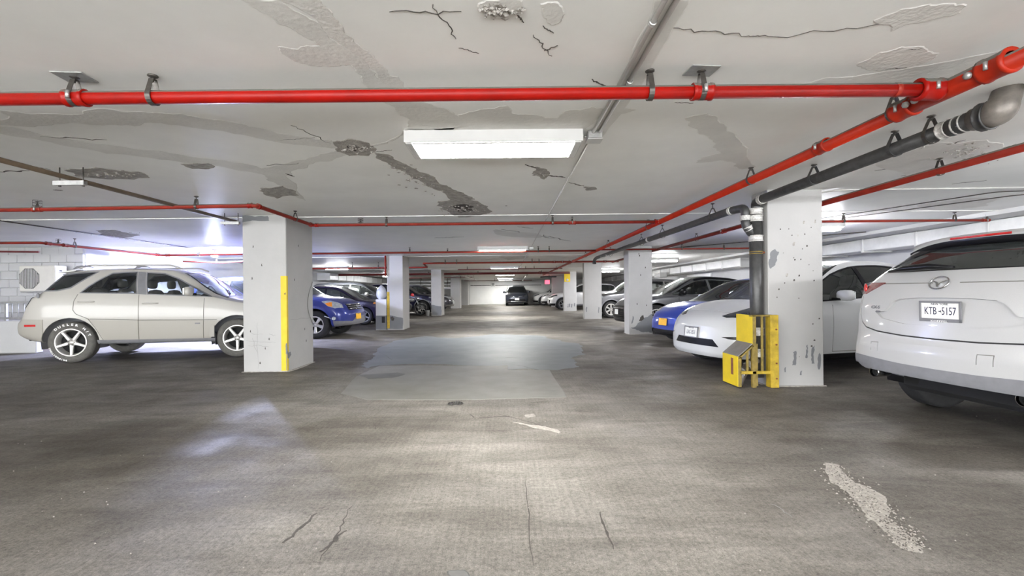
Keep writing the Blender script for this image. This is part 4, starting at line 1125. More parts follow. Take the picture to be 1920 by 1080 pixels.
M['seat_grey'] = noisy('grey_seat', (126, 124, 120), 0.1, 12.0, 0.8)
M['seat_black'] = noisy('black_seat', (34, 34, 36), 0.1, 12.0, 0.7)
M['seat_cream'] = noisy('cream_seat', (196, 196, 184), 0.08, 12.0, 0.7)
M['lamp_clear'] = noisy('clear_lamp', (196, 202, 206), 0.3, 22.0, 0.12, metal=0.4, coat=1.0)
M['lamp_dark'] = noisy('smoked_lamp', (70, 74, 80), 0.4, 24.0, 0.12, metal=0.4, coat=1.0)
M['lamp_amber'] = noisy('amber_lamp', (244, 150, 50), 0.15, 30.0, 0.15, coat=1.0)
M['lamp_red'] = noisy('red_lamp', (196, 40, 40), 0.2, 25.0, 0.15, coat=1.0)
M['lamp_smoke_red'] = noisy('smoked_red_lamp', (132, 84, 82), 0.25, 25.0, 0.15, coat=1.0)
PAINT = {}
def paint(base, metal=0.0, rough=0.35, coat=0.6):
    k = (base, metal, rough, coat)
    if k not in PAINT: PAINT[k] = carpaint('car_paint', base, metal, rough, coat)
    return PAINT[k]

def pchip(pts):
    xs = np.array([p[0] for p in pts], float); ys = np.array([p[1] for p in pts], float)
    h = np.diff(xs); d = np.diff(ys) / h
    m = np.zeros(len(xs))
    m[0], m[-1] = d[0], d[-1]
    for i in range(1, len(xs) - 1):
        if d[i - 1] * d[i] > 0:
            w1, w2 = 2 * h[i] + h[i - 1], h[i] + 2 * h[i - 1]
            m[i] = (w1 + w2) / (w1 / d[i - 1] + w2 / d[i])
    def f(x):
        x = min(max(x, xs[0]), xs[-1])
        i = min(int(np.searchsorted(xs, x, 'right')) - 1, len(h) - 1)
        t = (x - xs[i]) / h[i]
        return float((2 * t**3 - 3 * t**2 + 1) * ys[i] + (t**3 - 2 * t**2 + t) * h[i] * m[i] + (-2 * t**3 + 3 * t**2) * ys[i + 1] + (t**3 - t**2) * h[i] * m[i + 1])
    return f

def crspline(P, sub):
    out = []
    n = len(P)
    for i in range(n - 1):
        p0, p1, p2, p3 = P[max(i - 1, 0)], P[i], P[i + 1], P[min(i + 2, n - 1)]
        for k in range(sub):
            t = k / sub
            out.append(tuple(0.5 * (2 * b + (c - a) * t + (2 * a - 5 * b + 4 * c - d) * t * t + (3 * b - a - 3 * c + d) * t**3) for a, b, c, d in zip(p0, p1, p2, p3)))
    out.append(P[-1])
    return out

class Car:
    """car body as one lofted skin that is then cut into its real panels.
    local frame: rear axle on the ground at the origin, +x to the nose, +y to the car's left, z up"""
    def __init__(s, S, res=1.0):
        s.S = S
        s.xr, s.xf, s.hw = S['xr'], S['xf'], S['hw']
        top, belt, zb, roofw = pchip(S['top']), pchip(S['belt']), pchip(S['zb']), pchip(S['roofw'])
        s.top, s.belt = top, belt
        L = s.xf - s.xr
        plan = S.get('plan', [(0, .60), (.03, .76), (.08, .86), (.18, .94), (.4, .985), (.8, 1.0)])
        plan_r = S.get('plan_r', [(0, .74), (.03, .84), (.08, .91), (.18, .96), (.4, .99), (.8, 1.0)])
        pf, pr = pchip(plan), pchip(plan_r)
        nose, tail = pchip(S.get('nose', [(.2, .10), (.45, 0), (.62, 0), (.8, .06), (1.0, .08)])), pchip(S.get('tail', [(.3, .10), (.45, .02), (.6, 0), (.9, 0), (1.1, 0)]))
        nd, td = S.get('nose_dec', .9), S.get('tail_dec', .6)
        e = [0, .008, .02, .04, .07, .11, .16, .22, .30, .4, .52, .66]
        mid = np.linspace(.8, L - .8, int(38 * res))
        xs = [s.xr + a for a in e] + [s.xr + a for a in mid] + [s.xf - a for a in e[::-1]]
        sub = S.get('sub', 3)
        br, bf = S.get('bow_r', .07), S.get('bow_f', .14)
        bm = bmesh.new()
        cols = []
        for x in xs:
            df, dr = s.xf - x, x - s.xr
            w = s.hw * min(pf(min(df, .8)), pr(min(dr, .8)))
            zt, z0 = top(x), zb(x)
            zl = min(belt(x), zt - .05)
            wt = min(roofw(x), w - .05)
            drop = min(.075, (zt - zl) * .5 + .01)
            H = zl - z0
            g = .028 if zt - zl > .2 else .0
            cp = [(0, z0), (w * .55, z0), (w - .13, z0 + .005), (w - .035, z0 + .05), (w - .008, z0 + .28 * H), (w, z0 + .58 * H), (w - .006, z0 + .80 * H), (w - .03, zl),
                  ((w - .03) * .5 + wt * .5 + g, (zl + zt - drop) * .5), (wt, zt - drop), (wt * .86, zt - drop * .38), (wt * .5, zt - drop * .10), (0, zt)]
            pts = crspline(cp, sub)
            col = []
            for (y, z) in pts:
                y = max(0, y)
                xx = x - nose(z) * max(0, 1 - df / nd) ** 1.6 + tail(z) * max(0, 1 - dr / td) ** 1.6
                xx += (br * max(0, 1 - dr / 1.2) ** 1.3 - bf * max(0, 1 - df / 1.6) ** 1.3) * (y / s.hw) ** 2
                col.append((xx, y, z))
            cols.append(col)
        n = len(cols[0])
        vg = []
        for col in cols:
            r = []
            for j, (x, y, z) in enumerate(col):
                if j in (0, n - 1): v = bm.verts.new((x, 0, z)); r.append((v, v))
                else: r.append((bm.verts.new((x, y, z)), bm.verts.new((x, -y, z))))
            vg.append(r)
        for i in range(len(vg) - 1):
            for j in range(n - 1):
                for sd in (0, 1):
                    q = [vg[i][j][sd], vg[i + 1][j][sd], vg[i + 1][j + 1][sd], vg[i][j + 1][sd]]
                    if sd == 0: q = q[::-1]
                    bm.faces.new(q)
        for i, sg, bow in ((0, -1, br), (len(vg) - 1, 1, bf)):
            N = 8
            rows = []
            for j in range(n):
                x, y, z = cols[i][j]
                if j in (0, n - 1): rows.append([vg[i][j][0]] * (N + 1)); continue
                r = [vg[i][j][0]]
                for k in range(1, N):
                    t = 1 - 2 * k / N
                    r.append(bm.verts.new((x + sg * bow * (1 - t * t) * (y / s.hw) ** 2, y * t, z)))
                r.append(vg[i][j][1])
                rows.append(r)
            for j in range(n - 1):
                for k in range(N):
                    q = []
                    for v in (rows[j][k], rows[j][k + 1], rows[j + 1][k + 1], rows[j + 1][k]):
                        if v not in q: q.append(v)
                    if sg < 0: q = q[::-1]
                    if len(q) > 2:
                        try: bm.faces.new(q)
                        except ValueError: pass
        bmesh.ops.recalc_face_normals(bm, faces=list(bm.faces))
        bm.normal_update()
        s.bm = bm
        s.lay = bm.faces.layers.int.new('part')
        s.names = {0: ('body', 'paint', {})}
        from mathutils.bvhtree import BVHTree
        s.bvh = BVHTree.FromBMesh(bm)
    def end_hit(s, y, z, front):
        sg = 1 if front else -1
        r = s.bvh.ray_cast(Vector((9 * sg, y, z)), Vector((-sg, 0, 0)))
        return r[0], r[1]
    def side_hit(s, x, z, sg):
        r = s.bvh.ray_cast(Vector((x, 4 * sg, z)), Vector((0, -sg, 0)))
        return r[0], r[1]
    # -- cutting
    def cut(s, poly, axis='y', filt=None, tag_=None, only=(0,)):
        """cookie-cut the skin along a polygon; axis: y (side, poly in x,z), x (end view, poly in y,z), z (plan, poly in x,y) or a 3d direction with 3d points"""
        bm, lay = s.bm, s.lay
        if axis == 'y': P = [Vector((a, 0, b)) for a, b in poly]; A = Vector((0, 1, 0))
        elif axis == 'x': P = [Vector((0, a, b)) for a, b in poly]; A = Vector((1, 0, 0))
        elif axis == 'z': P = [Vector((a, b, 0)) for a, b in poly]; A = Vector((0, 0, 1))
        else: P = [Vector(p) for p in poly]; A = Vector(axis).normalized()
        U = A.orthogonal().normalized(); W = A.cross(U)
        Q = [(p.dot(U), p.dot(W)) for p in P]
        lo = (min(q[0] for q in Q) - .001, min(q[1] for q in Q) - .001); hi = (max(q[0] for q in Q) + .001, max(q[1] for q in Q) + .001)
        def bb(f):
            us = [v.co.dot(U) for v in f.verts]; ws = [v.co.dot(W) for v in f.verts]
            return min(us), min(ws), max(us), max(ws)
        cand = set()
        for f in bm.faces:
            if f[lay] not in only: continue
            if filt and not filt(f.calc_center_median()): continue
            b = bb(f)
            if b[0] < hi[0] and b[2] > lo[0] and b[1] < hi[1] and b[3] > lo[1]: cand.add(f)
        for i in range(len(Q)):
            a, b = Q[i], Q[(i + 1) % len(Q)]
            if math.hypot(b[0] - a[0], b[1] - a[1]) < 1e-5: continue
            l2 = (min(a[0], b[0]) - .002, min(a[1], b[1]) - .002); h2 = (max(a[0], b[0]) + .002, max(a[1], b[1]) + .002)
            sub = []
            for f in cand:
                q = bb(f)
                if q[0] < h2[0] and q[2] > l2[0] and q[1] < h2[1] and q[3] > l2[1]: sub.append(f)
            if not sub: continue
            ed = {e for f in sub for e in f.edges}; ve = {v for f in sub for v in f.verts}
            no = A.cross(P[(i + 1) % len(P)] - P[i]).normalized()
            r = bmesh.ops.bisect_plane(bm, geom=list(ve) + list(ed) + sub, plane_co=P[i], plane_no=no, dist=1e-6)
            cand = {f for f in cand if f.is_valid} | {g for g in r['geom'] if isinstance(g, bmesh.types.BMFace)}
        res = []
        m = len(Q)
        for f in cand:
            if not f.is_valid or f[lay] not in only: continue
            c = f.calc_center_median()
            if filt and not filt(c): continue
            u, w = c.dot(U), c.dot(W)
            ins = False
            j = m - 1
            for i in range(m):
                if (Q[i][1] > w) != (Q[j][1] > w) and u < (Q[j][0] - Q[i][0]) * (w - Q[i][1]) / (Q[j][1] - Q[i][1]) + Q[i][0]: ins = not ins
                j = i
            if ins:
                res.append(f)
                if tag_ is not None: f[lay] = tag_
        return res
    def part(s, name, mat, poly, axis='y', filt=None, only=(0,), lr=False, **kw):
        """name a region of the skin as a panel of its own"""
        t = len(s.names)
        kw['lr'] = lr
        s.names[t] = (name, mat, kw)
        s.cut(poly, axis, filt, t, only)
        return t
    def side(s, zmin=-1): return lambda c: abs(c.y) > .42 * s.hw and c.z > zmin
    def gapline(s, path, w=.010, axis='y', filt=None, only=(0,), closed=False, mat='gap', name='panel_gap', lr=True):
        """narrow recessed joint along a path"""
        n = len(path)
        L, R = [], []
        for i, p in enumerate(path):
            a = path[(i - 1) % n] if (closed or i > 0) else path[0]
            b = path[(i + 1) % n] if (closed or i < n - 1) else path[-1]
            d1 = (p[0] - a[0], p[1] - a[1]); d2 = (b[0] - p[0], b[1] - p[1])
            def nrm(d):
                l = math.hypot(*d) or 1
                return (-d[1] / l, d[0] / l)
            n1, n2 = nrm(d1 if d1 != (0, 0) else d2), nrm(d2 if d2 != (0, 0) else d1)
            k = (n1[0] + n2[0], n1[1] + n2[1]); l = math.hypot(*k) or 1
            k = (k[0] / l, k[1] / l); c = max(.5, k[0] * n1[0] + k[1] * n1[1])
            L.append((p[0] + k[0] * w / 2 / c, p[1] + k[1] * w / 2 / c)); R.append((p[0] - k[0] * w / 2 / c, p[1] - k[1] * w / 2 / c))
        t = len(s.names)
        s.names[t] = (name, mat, {'off': -.006, 'lr': lr, 'rim': 0})
        segs = range(n if closed else n - 1)
        for i in segs:
            j = (i + 1) % n
            s.cut([L[i], L[j], R[j], R[i]], axis, filt, t, only)
        return t
    # -- building
    def finish(s, root, mats):
        bm, lay = s.bm, s.lay
        bm.normal_update()
        groups = {}
        for f in bm.faces:
            t = f[lay]
            key = (t, 0)
            if s.names[t][2].get('lr'): key = (t, 1 if f.calc_center_median().y > 0 else -1)
            groups.setdefault(key, []).append(f)
        made = {}
        for (t, sg), fs in sorted(groups.items(), key=lambda k: k[0]):
            name, mat, kw = s.names[t]
            off, rim = kw.get('off', 0.0), kw.get('rim', s.S.get('rim', .012))
            idx, vs, ns, fl, ln = {}, [], [], [], []
            cnt = {}
            for f in fs:
                q = []
                for v in f.verts:
                    if v not in idx:
                        idx[v] = len(vs)
                        nn = v.normal
                        vs.append(tuple(v.co + nn * off)); ns.append(nn.copy())
                    q.append(idx[v])
                fl.append(tuple(q)); ln += [tuple(ns[i]) for i in q]
                for i in range(len(q)):
                    e = (q[i], q[(i + 1) % len(q)])
                    cnt.setdefault(tuple(sorted(e)), []).append(e)
            sm = [True] * len(fl)
            if rim:
                inner = {}
                for k, es in cnt.items():
                    if len(es) != 1: continue
                    a, b = es[0]
                    for i in (a, b):
                        if i not in inner:
                            inner[i] = len(vs)
                            p = Vector(vs[i]) - ns[i] * rim
                            vs.append(tuple(p)); ns.append(ns[i])
                    fl.append((b, a, inner[a], inner[b]))
                    pa, pb, pc = Vector(vs[b]), Vector(vs[a]), Vector(vs[inner[a]])
                    nn = (pb - pa).cross(pc - pb)
                    nn = nn.normalized() if nn.length > 1e-9 else Vector((0, 0, 1))
                    ln += [tuple(nn)] * 4
                    sm.append(True)
            me = bpy.data.meshes.new(name)
            me.from_pydata(vs, [], fl)
            me.polygons.foreach_set('use_smooth', sm)
            me.update()
            me.normals_split_custom_set(ln)
            m = mats.get(mat, M.get(mat)) if isinstance(mat, str) else mat
            par = root
            if kw.get('of'):
                par = made.get((kw['of'], sg)) or made.get((kw['of'], 0)) or root
            o = link(name, me, m, par)
            if kw.get('label'): o['label'] = kw['label']
            made[(t, sg)] = o
        bm.free()
        return made

_wheels = {}
def wheel(parent, x, y, r, w, rr, spokes=5, style='taper', rim='alloy', tyre='tyre', left=True, detail=True, letters=None):
    """tyre (part) with rim, spokes, hub and nuts (sub-parts); outer face towards +y when left"""
    key = (r, w, rr, spokes, style, rim, tyre, detail)
    if key not in _wheels:
        h = w / 2
        D = {}
        D['tyre'] = MB().lathe([(rr - .005, -h + .01), (rr + .01, -h), (r - .07, -h - .006), (r - .02, -h + .008), (r - .003, -h + .035), (r, -h + .06), (r, h - .06), (r - .003, h - .035), (r - .02, h - .008), (r - .07, h + .006), (rr + .01, h), (rr - .005, h - .01), (rr - .012, 0)], 40, 'y', close=True).mesh('wheel')
        D['tyre'].materials.append(M[tyre])
        if detail:
            pass
        D['rim'] = MB().lathe([(rr, h - .002), (rr - .012, h + .002), (rr - .022, h - .004), (rr - .03, h - .03), (rr - .045, h - .09), (rr - .05, -h + .02)], 36, 'y').mesh('rim')
        D['rim'].materials.append(M[rim])
        D['dish'] = MB().lathe([(.0, h - .10), (rr - .03, h - .105), (rr - .03, h - .115), (.0, h - .12)], 24, 'y').mesh('brake_disc')
        D['dish'].materials.append(M['dark'])
        hub = .062
        D['hub'] = MB().lathe([(.0, h - .012), (.03, h - .012), (.034, h - .018), (hub, h - .024), (hub + .008, h - .04), (hub, h - .09), (.0, h - .09)], 20, 'y').mesh('hub'); D['hub'].materials.append(M[rim])
        a0, a1 = {'taper': (.030, .022), 'star': (.036, .020), 'thin': (.014, .012), 'wide': (.028, .045), 'y': (.016, .012)}[style]
        mb = MB()
        R0, R1 = .05, rr - .018
        def bar(ang0, ang1, b0, b1, ra, rb, yo0=h - .020, yo1=h - .010, th=.03):
            vs = []
            for (rad, an, hb, yo) in ((ra, ang0, b0, yo0), (rb, ang1, b1, yo1)):
                cx, cz = rad * math.cos(an), rad * math.sin(an)
                tx, tz = -math.sin(an), math.cos(an)
                for sg in (-1, 1):
                    vs += [(cx + tx * hb * sg, yo - .006, cz + tz * hb * sg), (cx + tx * hb * .55 * sg, yo + .004, cz + tz * hb * .55 * sg), (cx + tx * hb * sg, yo - th, cz + tz * hb * sg)]
            # indices: 0 edge-,1 ridge-,2 back-,3 edge+,4 ridge+,5 back+ ; then +6
            mb.add(vs, [(0, 6, 7, 1), (1, 7, 10, 4), (4, 10, 9, 3), (2, 8, 6, 0), (3, 9, 11, 5), (0, 1, 4, 3), (0, 3, 5, 2), (6, 9, 10, 7), (6, 8, 11, 9)])
        if style == 'y':
            bar(0, 0, a0, a0, R0, R1 * .55); bar(0, .17, a0 * .8, a1, R1 * .5, R1); bar(0, -.17, a0 * .8, a1, R1 * .5, R1)
        elif style == 'star':
            bar(0, 0, .026, .034, R0, R1)
        else: bar(0, 0, a0, a1, R0, R1)
        D['spoke'] = mb.mesh('spoke'); D['spoke'].materials.append(M[rim])
        D['nut'] = MB().lathe([(.0, h - .010), (.008, h - .010), (.010, h - .03), (.0, h - .03)], 8, 'y').mesh('lug_nut'); D['nut'].materials.append(M['steel'])
        _wheels[key] = D
    D = _wheels[key]
    t = link('wheel', D['tyre'], None, parent)
    t.location = (x, y, r)
    if not left: t.rotation_euler = (0, 0, PI)
    link('brake_disc', D['dish'], None, t); link('rim', D['rim'], None, t); link('hub', D['hub'], None, t)
    for k in range(spokes):
        o = link('spoke', D['spoke'], None, t); o.rotation_euler = (0, 2 * PI * k / spokes + PI / 2, 0)
    if detail:
        for k in range(5):
            o = link('lug_nut', D['nut'], None, t); a = 2 * PI * (k + .5) / 5
            o.location = (.046 * math.cos(a), 0, .046 * math.sin(a))
    if letters:
        for txt, a0, size, arc in letters:
            n = len(txt)
            for i, ch in enumerate(txt):
                if ch == ' ': continue
                tm = text_mesh(ch, size, extrude=.0012, bold=.002, sx=1.25); tm.materials.append(M['print_white'])
                o = link('letter', tm, None, t)
                a = math.radians(a0 + arc * (i - (n - 1) / 2))   # degrees clockwise from the top, seen from outside
                rad = (r + rr) / 2 + .012
                sgn = 1
                # outer face looks towards +y in the wheel frame; text x runs towards -x there
                q = Matrix(((-1, 0, 0), (0, 0, 1), (0, 1, 0)))
                o.matrix_local = Matrix.Translation((-rad * math.sin(a), w / 2 + .0075, rad * math.cos(a))) @ Matrix.Rotation(a, 4, Vector((0, -1, 0))) @ q.to_4x4()
    return t

def rbox(name, c, d, ch, mat, parent, rz=0.0, label=None):
    o = MB().box(c, d, ch, rz).build(name, mat if not isinstance(mat, str) else M[mat], parent)
    if label: o['label'] = label
    return o

def smooth_blob(name, c, d, mat, parent, p=2.6, n=14):
    """superellipsoid, for mirrors and cushions"""
    mb = MB()
    vs, fs = [], []
    m = n // 2
    f = lambda v: math.copysign(abs(v) ** (2 / p), v)
    for i in range(m + 1):
        ph = -PI / 2 + PI * i / m
        for k in range(n):
            th = 2 * PI * k / n
            vs.append((c[0] + d[0] / 2 * f(math.cos(ph)) * f(math.cos(th)), c[1] + d[1] / 2 * f(math.cos(ph)) * f(math.sin(th)), c[2] + d[2] / 2 * f(math.sin(ph))))
    for i in range(m):
        for k in range(n):
            k2 = (k + 1) % n
            fs.append((i * n + k, i * n + k2, (i + 1) * n + k2, (i + 1) * n + k))
    mb.add(vs, fs, True)
    return mb.build(name, mat if not isinstance(mat, str) else M[mat], parent)

def seats(root, x, y, z, mat, h=.62, w=.5):
    s = MB()
    o = smooth_blob('seat', (x + .22, y, z + .08), (.52, w, .16), mat, root, 3.5)
    b = smooth_blob('backrest', (x - .08, y, z + .36), (.16, w, h), mat, o, 3.5)
    b.rotation_euler = (0, 0, 0)
    smooth_blob('headrest', (x - .13, y, z + .36 + h / 2 + .10), (.10, w * .52, .18), mat, o, 3)
    return o

def oval(cx, cz, a, b, n=20, t0=0): return [(cx + a * math.cos(2 * PI * k / n + t0), cz + b * math.sin(2 * PI * k / n + t0)) for k in range(n)]

def arch(x, z, R, zlow, n=18, squash=1.0):
    """wheel-arch outline in side view"""
    pts = []
    for k in range(n + 1):
        a = PI * k / n
        pts.append((x + R * math.cos(a), z + R * squash * math.sin(a)))
    pts = [(x + R, zlow)] + pts + [(x - R, zlow)]
    return pts

def base_car(S, name, label, loc, heading, group, mats, detail=1):
    """everything cars have in common: skin, arches, glass, wheels, liners, mirrors, handles"""
    root = thing(name, label, 'car', (loc[0], loc[1], 0), heading, group)
    c = Car(S, 1.0 if detail else .7)
    hw = S['hw']; wb = S['wb']; R = S['tr']; ra = S.get('ar', R + .055)
    side = c.side()
    low = min(z for x, z in S['zb']) - .05
    hole = len(c.names); c.names[hole] = ('hole', None, {})
    for wx in (0, wb):
        if S.get('flare'):
            fl = c.part('wheel_arch_trim', S['flare'], arch(wx, R, ra + S.get('flw', .07), low, 16), 'y', c.side(), lr=True, off=.010, rim=.03)
            c.cut(arch(wx, R, ra, low - .01, 16), 'y', c.side(), hole, (0, fl))
        else: c.cut(arch(wx, R, ra, low, 16), 'y', c.side(), hole)
    c.cut([(S['xr'] - .1, -hw), (S['xf'] + .1, -hw), (S['xf'] + .1, hw), (S['xr'] - .1, hw)], 'z', lambda q: q.z < c_zb(S, q.x) + .012, hole)
    S['cut'](c, S)
    # drop what was cut away
    bmesh.ops.delete(c.bm, geom=[f for f in c.bm.faces if f[c.lay] == hole], context='FACES')
    del c.names[hole]
    made = c.finish(root, mats)
    # underside, wheel wells
    zb = pchip(S['zb'])
    zu = min(z for x, z in S['zb'])
    rbox('underbody', ((S['xr'] + S['xf']) / 2, 0, zu + .10), (S['xf'] - S['xr'] - .5, hw * 1.1, .16), .04, 'dark', root)
    for wx in (0, wb):
        for sg in (1, -1):
            prof = [(ra + .012, .0), (ra + .012, -.26), (.0, -.26)]
            mb = MB()
            vs, fs = [], []
            n = 14
            for k in range(n + 1):
                a = -.25 + (PI + .5) * k / n
                for rr_, yy in prof: vs.append((wx + rr_ * math.cos(a), sg * (hw - .035 + yy), R + rr_ * math.sin(a)))
            for k in range(n):
                for i in range(2): fs.append((k * 3 + i, k * 3 + i + 1, k * 3 + i + 4, k * 3 + i + 3))
            mb.add(vs, fs, True)
            mb.build('wheel_liner', M[S.get('liner', 'black_trim')], root)
    W = S['wheel']
    for wx in (0, wb):
        for sg in (1, -1):
            tw = W.get('w', .225)
            wheel(root, wx, sg * (hw - W.get('inset', .03) - tw / 2), R, tw, W['rr'], W.get('n', 5), W.get('style', 'taper'), W.get('rim', 'alloy'), W.get('tyre', 'tyre'), sg > 0, bool(detail),
                  W.get('letters') if (sg == W.get('lside', -1) and wx == 0) else None)
    # door mirrors
    if 'mirror' in S:
        mx, mz, sz = S['mirror'][:3]
        for sg in (1, -1):
            yb_ = hw - .10
            m = smooth_blob('mirror', (mx, sg * (hw + .09), mz), (sz[0], sz[1], sz[2]), mats.get('mirror', mats['paint']), root, 3.2)
            MB().box((mx + .03, sg * (hw - .01), mz - .05), (.07, .14, .04), .012).build('mirror_arm', M['black_trim'], m)
            MB().box((mx - sz[0] / 2 + .012, sg * (hw + .09), mz), (.02, sz[1] * .82, sz[2] * .72), .006).build('mirror_glass', M['chrome'], m)
    for (hx, hz, ln) in S.get('handles', ()):
        for sg in (1, -1):
            z_side = hw - .004
            h = MB().tube(arc_path([(hx - ln / 2, sg * (z_side - .012), hz), (hx - ln / 2 + .02, sg * (z_side + .026), hz), (hx + ln / 2 - .02, sg * (z_side + .026), hz), (hx + ln / 2, sg * (z_side - .012), hz)], .02, 3), .013, 8).build('door_handle', mats.get('handle', mats['paint']), root)
    # cabin
    zi = S.get('cabin', (.55, 1.0))
    if S.get('seats'):
        for (x, y, z) in S['seats'][1]: seats(root, x, y, z, M[S['seats'][0]])
        fx = S.get('dash', wb - .55)
        rbox('dashboard', (fx, 0, S['belt'][len(S['belt']) // 2][1] - .10), (.45, hw * 1.5, .22), .08, 'seat_black', root)
        rbox('cabin_floor', ((fx - .2) / 2 - .3, 0, .42), (fx + .7, hw * 1.5, .05), .01, 'seat_black', root)
        MB().tube([(fx - .33 - .06 * math.cos(a), .37 + .18 * math.sin(a), S['belt'][len(S['belt']) // 2][1] - .0 + .17 * math.cos(a)) for a in [2 * PI * k / 18 for k in range(18)]], .014, 6, closed=True).build('steering_wheel', M['seat_black'], root)
    else:
        x0, x1 = S['xr'] + .45, wb - .45
        zt_ = S['belt'][len(S['belt']) // 2][1] - .06
        rbox('cabin', ((x0 + x1) / 2, 0, zt_ / 2 + .2), (x1 - x0, hw * 1.55, zt_ - .4), .05, 'dark', root)
    return root, made, c

def c_zb(S, x):
    if '_zbf' not in S: S['_zbf'] = pchip(S['zb'])
    return S['_zbf'](x)

def windshield(c, S, x0, w0, x1, w1, glass_='glass'):
    """front screen in plan: cowl (x0, half width w0) to roof (x1, half width w1); dark surround, then the pane"""
    f = lambda q: q.z > c.belt(q.x) - .06
    e = .035
    mid = (x0 + x1) / 2
    c.part('screen_surround', 'black_trim', [(x0 + e, -w0), (x0 + e, w0), (mid, (w0 + w1) / 2 + .03), (x1 - e, w1), (x1 - e, -w1), (mid, -(w0 + w1) / 2 - .03)], 'z', f, rim=.01)
    t = len(c.names) - 1
    c.part('windscreen', glass_, [(x0 - .01, -w0 + e), (x0 - .01, w0 - e), (mid, (w0 + w1) / 2 + .03 - e), (x1, w1 - e), (x1, -w1 + e), (mid, -(w0 + w1) / 2 - .03 + e)], 'z', f, (t,), off=-.004, rim=0)

def shrink(poly, d):
    n = len(poly)
    area = sum(poly[i][0] * poly[(i + 1) % n][1] - poly[(i + 1) % n][0] * poly[i][1] for i in range(n))
    sg = 1 if area > 0 else -1
    out = []
    for i in range(n):
        a, p, b = poly[i - 1], poly[i], poly[(i + 1) % n]
        def nr(u, v):
            dx, dy = v[0] - u[0], v[1] - u[1]; l = math.hypot(dx, dy) or 1
            return (-dy / l * sg, dx / l * sg)
        n1, n2 = nr(a, p), nr(p, b)
        k = (n1[0] + n2[0], n1[1] + n2[1]); l = math.hypot(*k) or 1
        k = (k[0] / l, k[1] / l); cc = max(.45, k[0] * n1[0] + k[1] * n1[1])
        out.append((p[0] + k[0] * d / cc, p[1] + k[1] * d / cc))
    return out

def side_window(c, poly, trim='black_trim', g='glass', w=.028, name='window', bars=()):
    """window opening: trim frame, pane inside, optional upright bars (x_low, x_high)"""
    t = c.part('window_trim', trim, poly, 'y', c.side(.7), lr=True, off=.003, rim=.02)
    pane = shrink(poly, w)
    c.part(name, g, pane, 'y', c.side(.7), (t,), lr=True, off=-.006, rim=0, of=t)

def plate(root, c, n, up, w, h, rows, mat='plate_white', frame=None, ink='print_navy', thick=.006):
    """licence plate: board with lettering. rows = (text, x, z, size, stretch)"""
    n = Vector(n).normalized(); up = Vector(up); r = up.cross(n).normalized(); up = n.cross(r).normalized()
    Mx = Matrix((r, up, n)).transposed().to_4x4(); Mx.translation = Vector(c)
    b = MB().box((0, 0, 0), (w, h, thick), .002).build('licence_plate', M[mat], root)
    b.matrix_local = Mx
    if frame:
        fw, fh, e = w + .016, h + .014, .016
        f = MB()
        hb = frame.get('bottom', .018)
        f.box((0, h / 2 - .001, .004), (fw, e, .012), .002); f.box((0, -h / 2 + hb / 2 - .008, .004), (fw, hb, .012), .002)
        f.box((-w / 2, 0, .004), (e, fh, .012), .002); f.box((w / 2, 0, .004), (e, fh, .012), .002)
        f.build('plate_frame', M['grey_trim'], b)
    for (s_, x, z, size, sx, mt) in rows:
        tm = text_mesh(s_, size, extrude=.0006, bold=.0, sx=sx); tm.materials.append(M[mt])
        o = link('lettering', tm, None, b); o.location = (x, z, thick / 2 + .0008 + (.008 if mt == 'print_white' else 0))
    return b

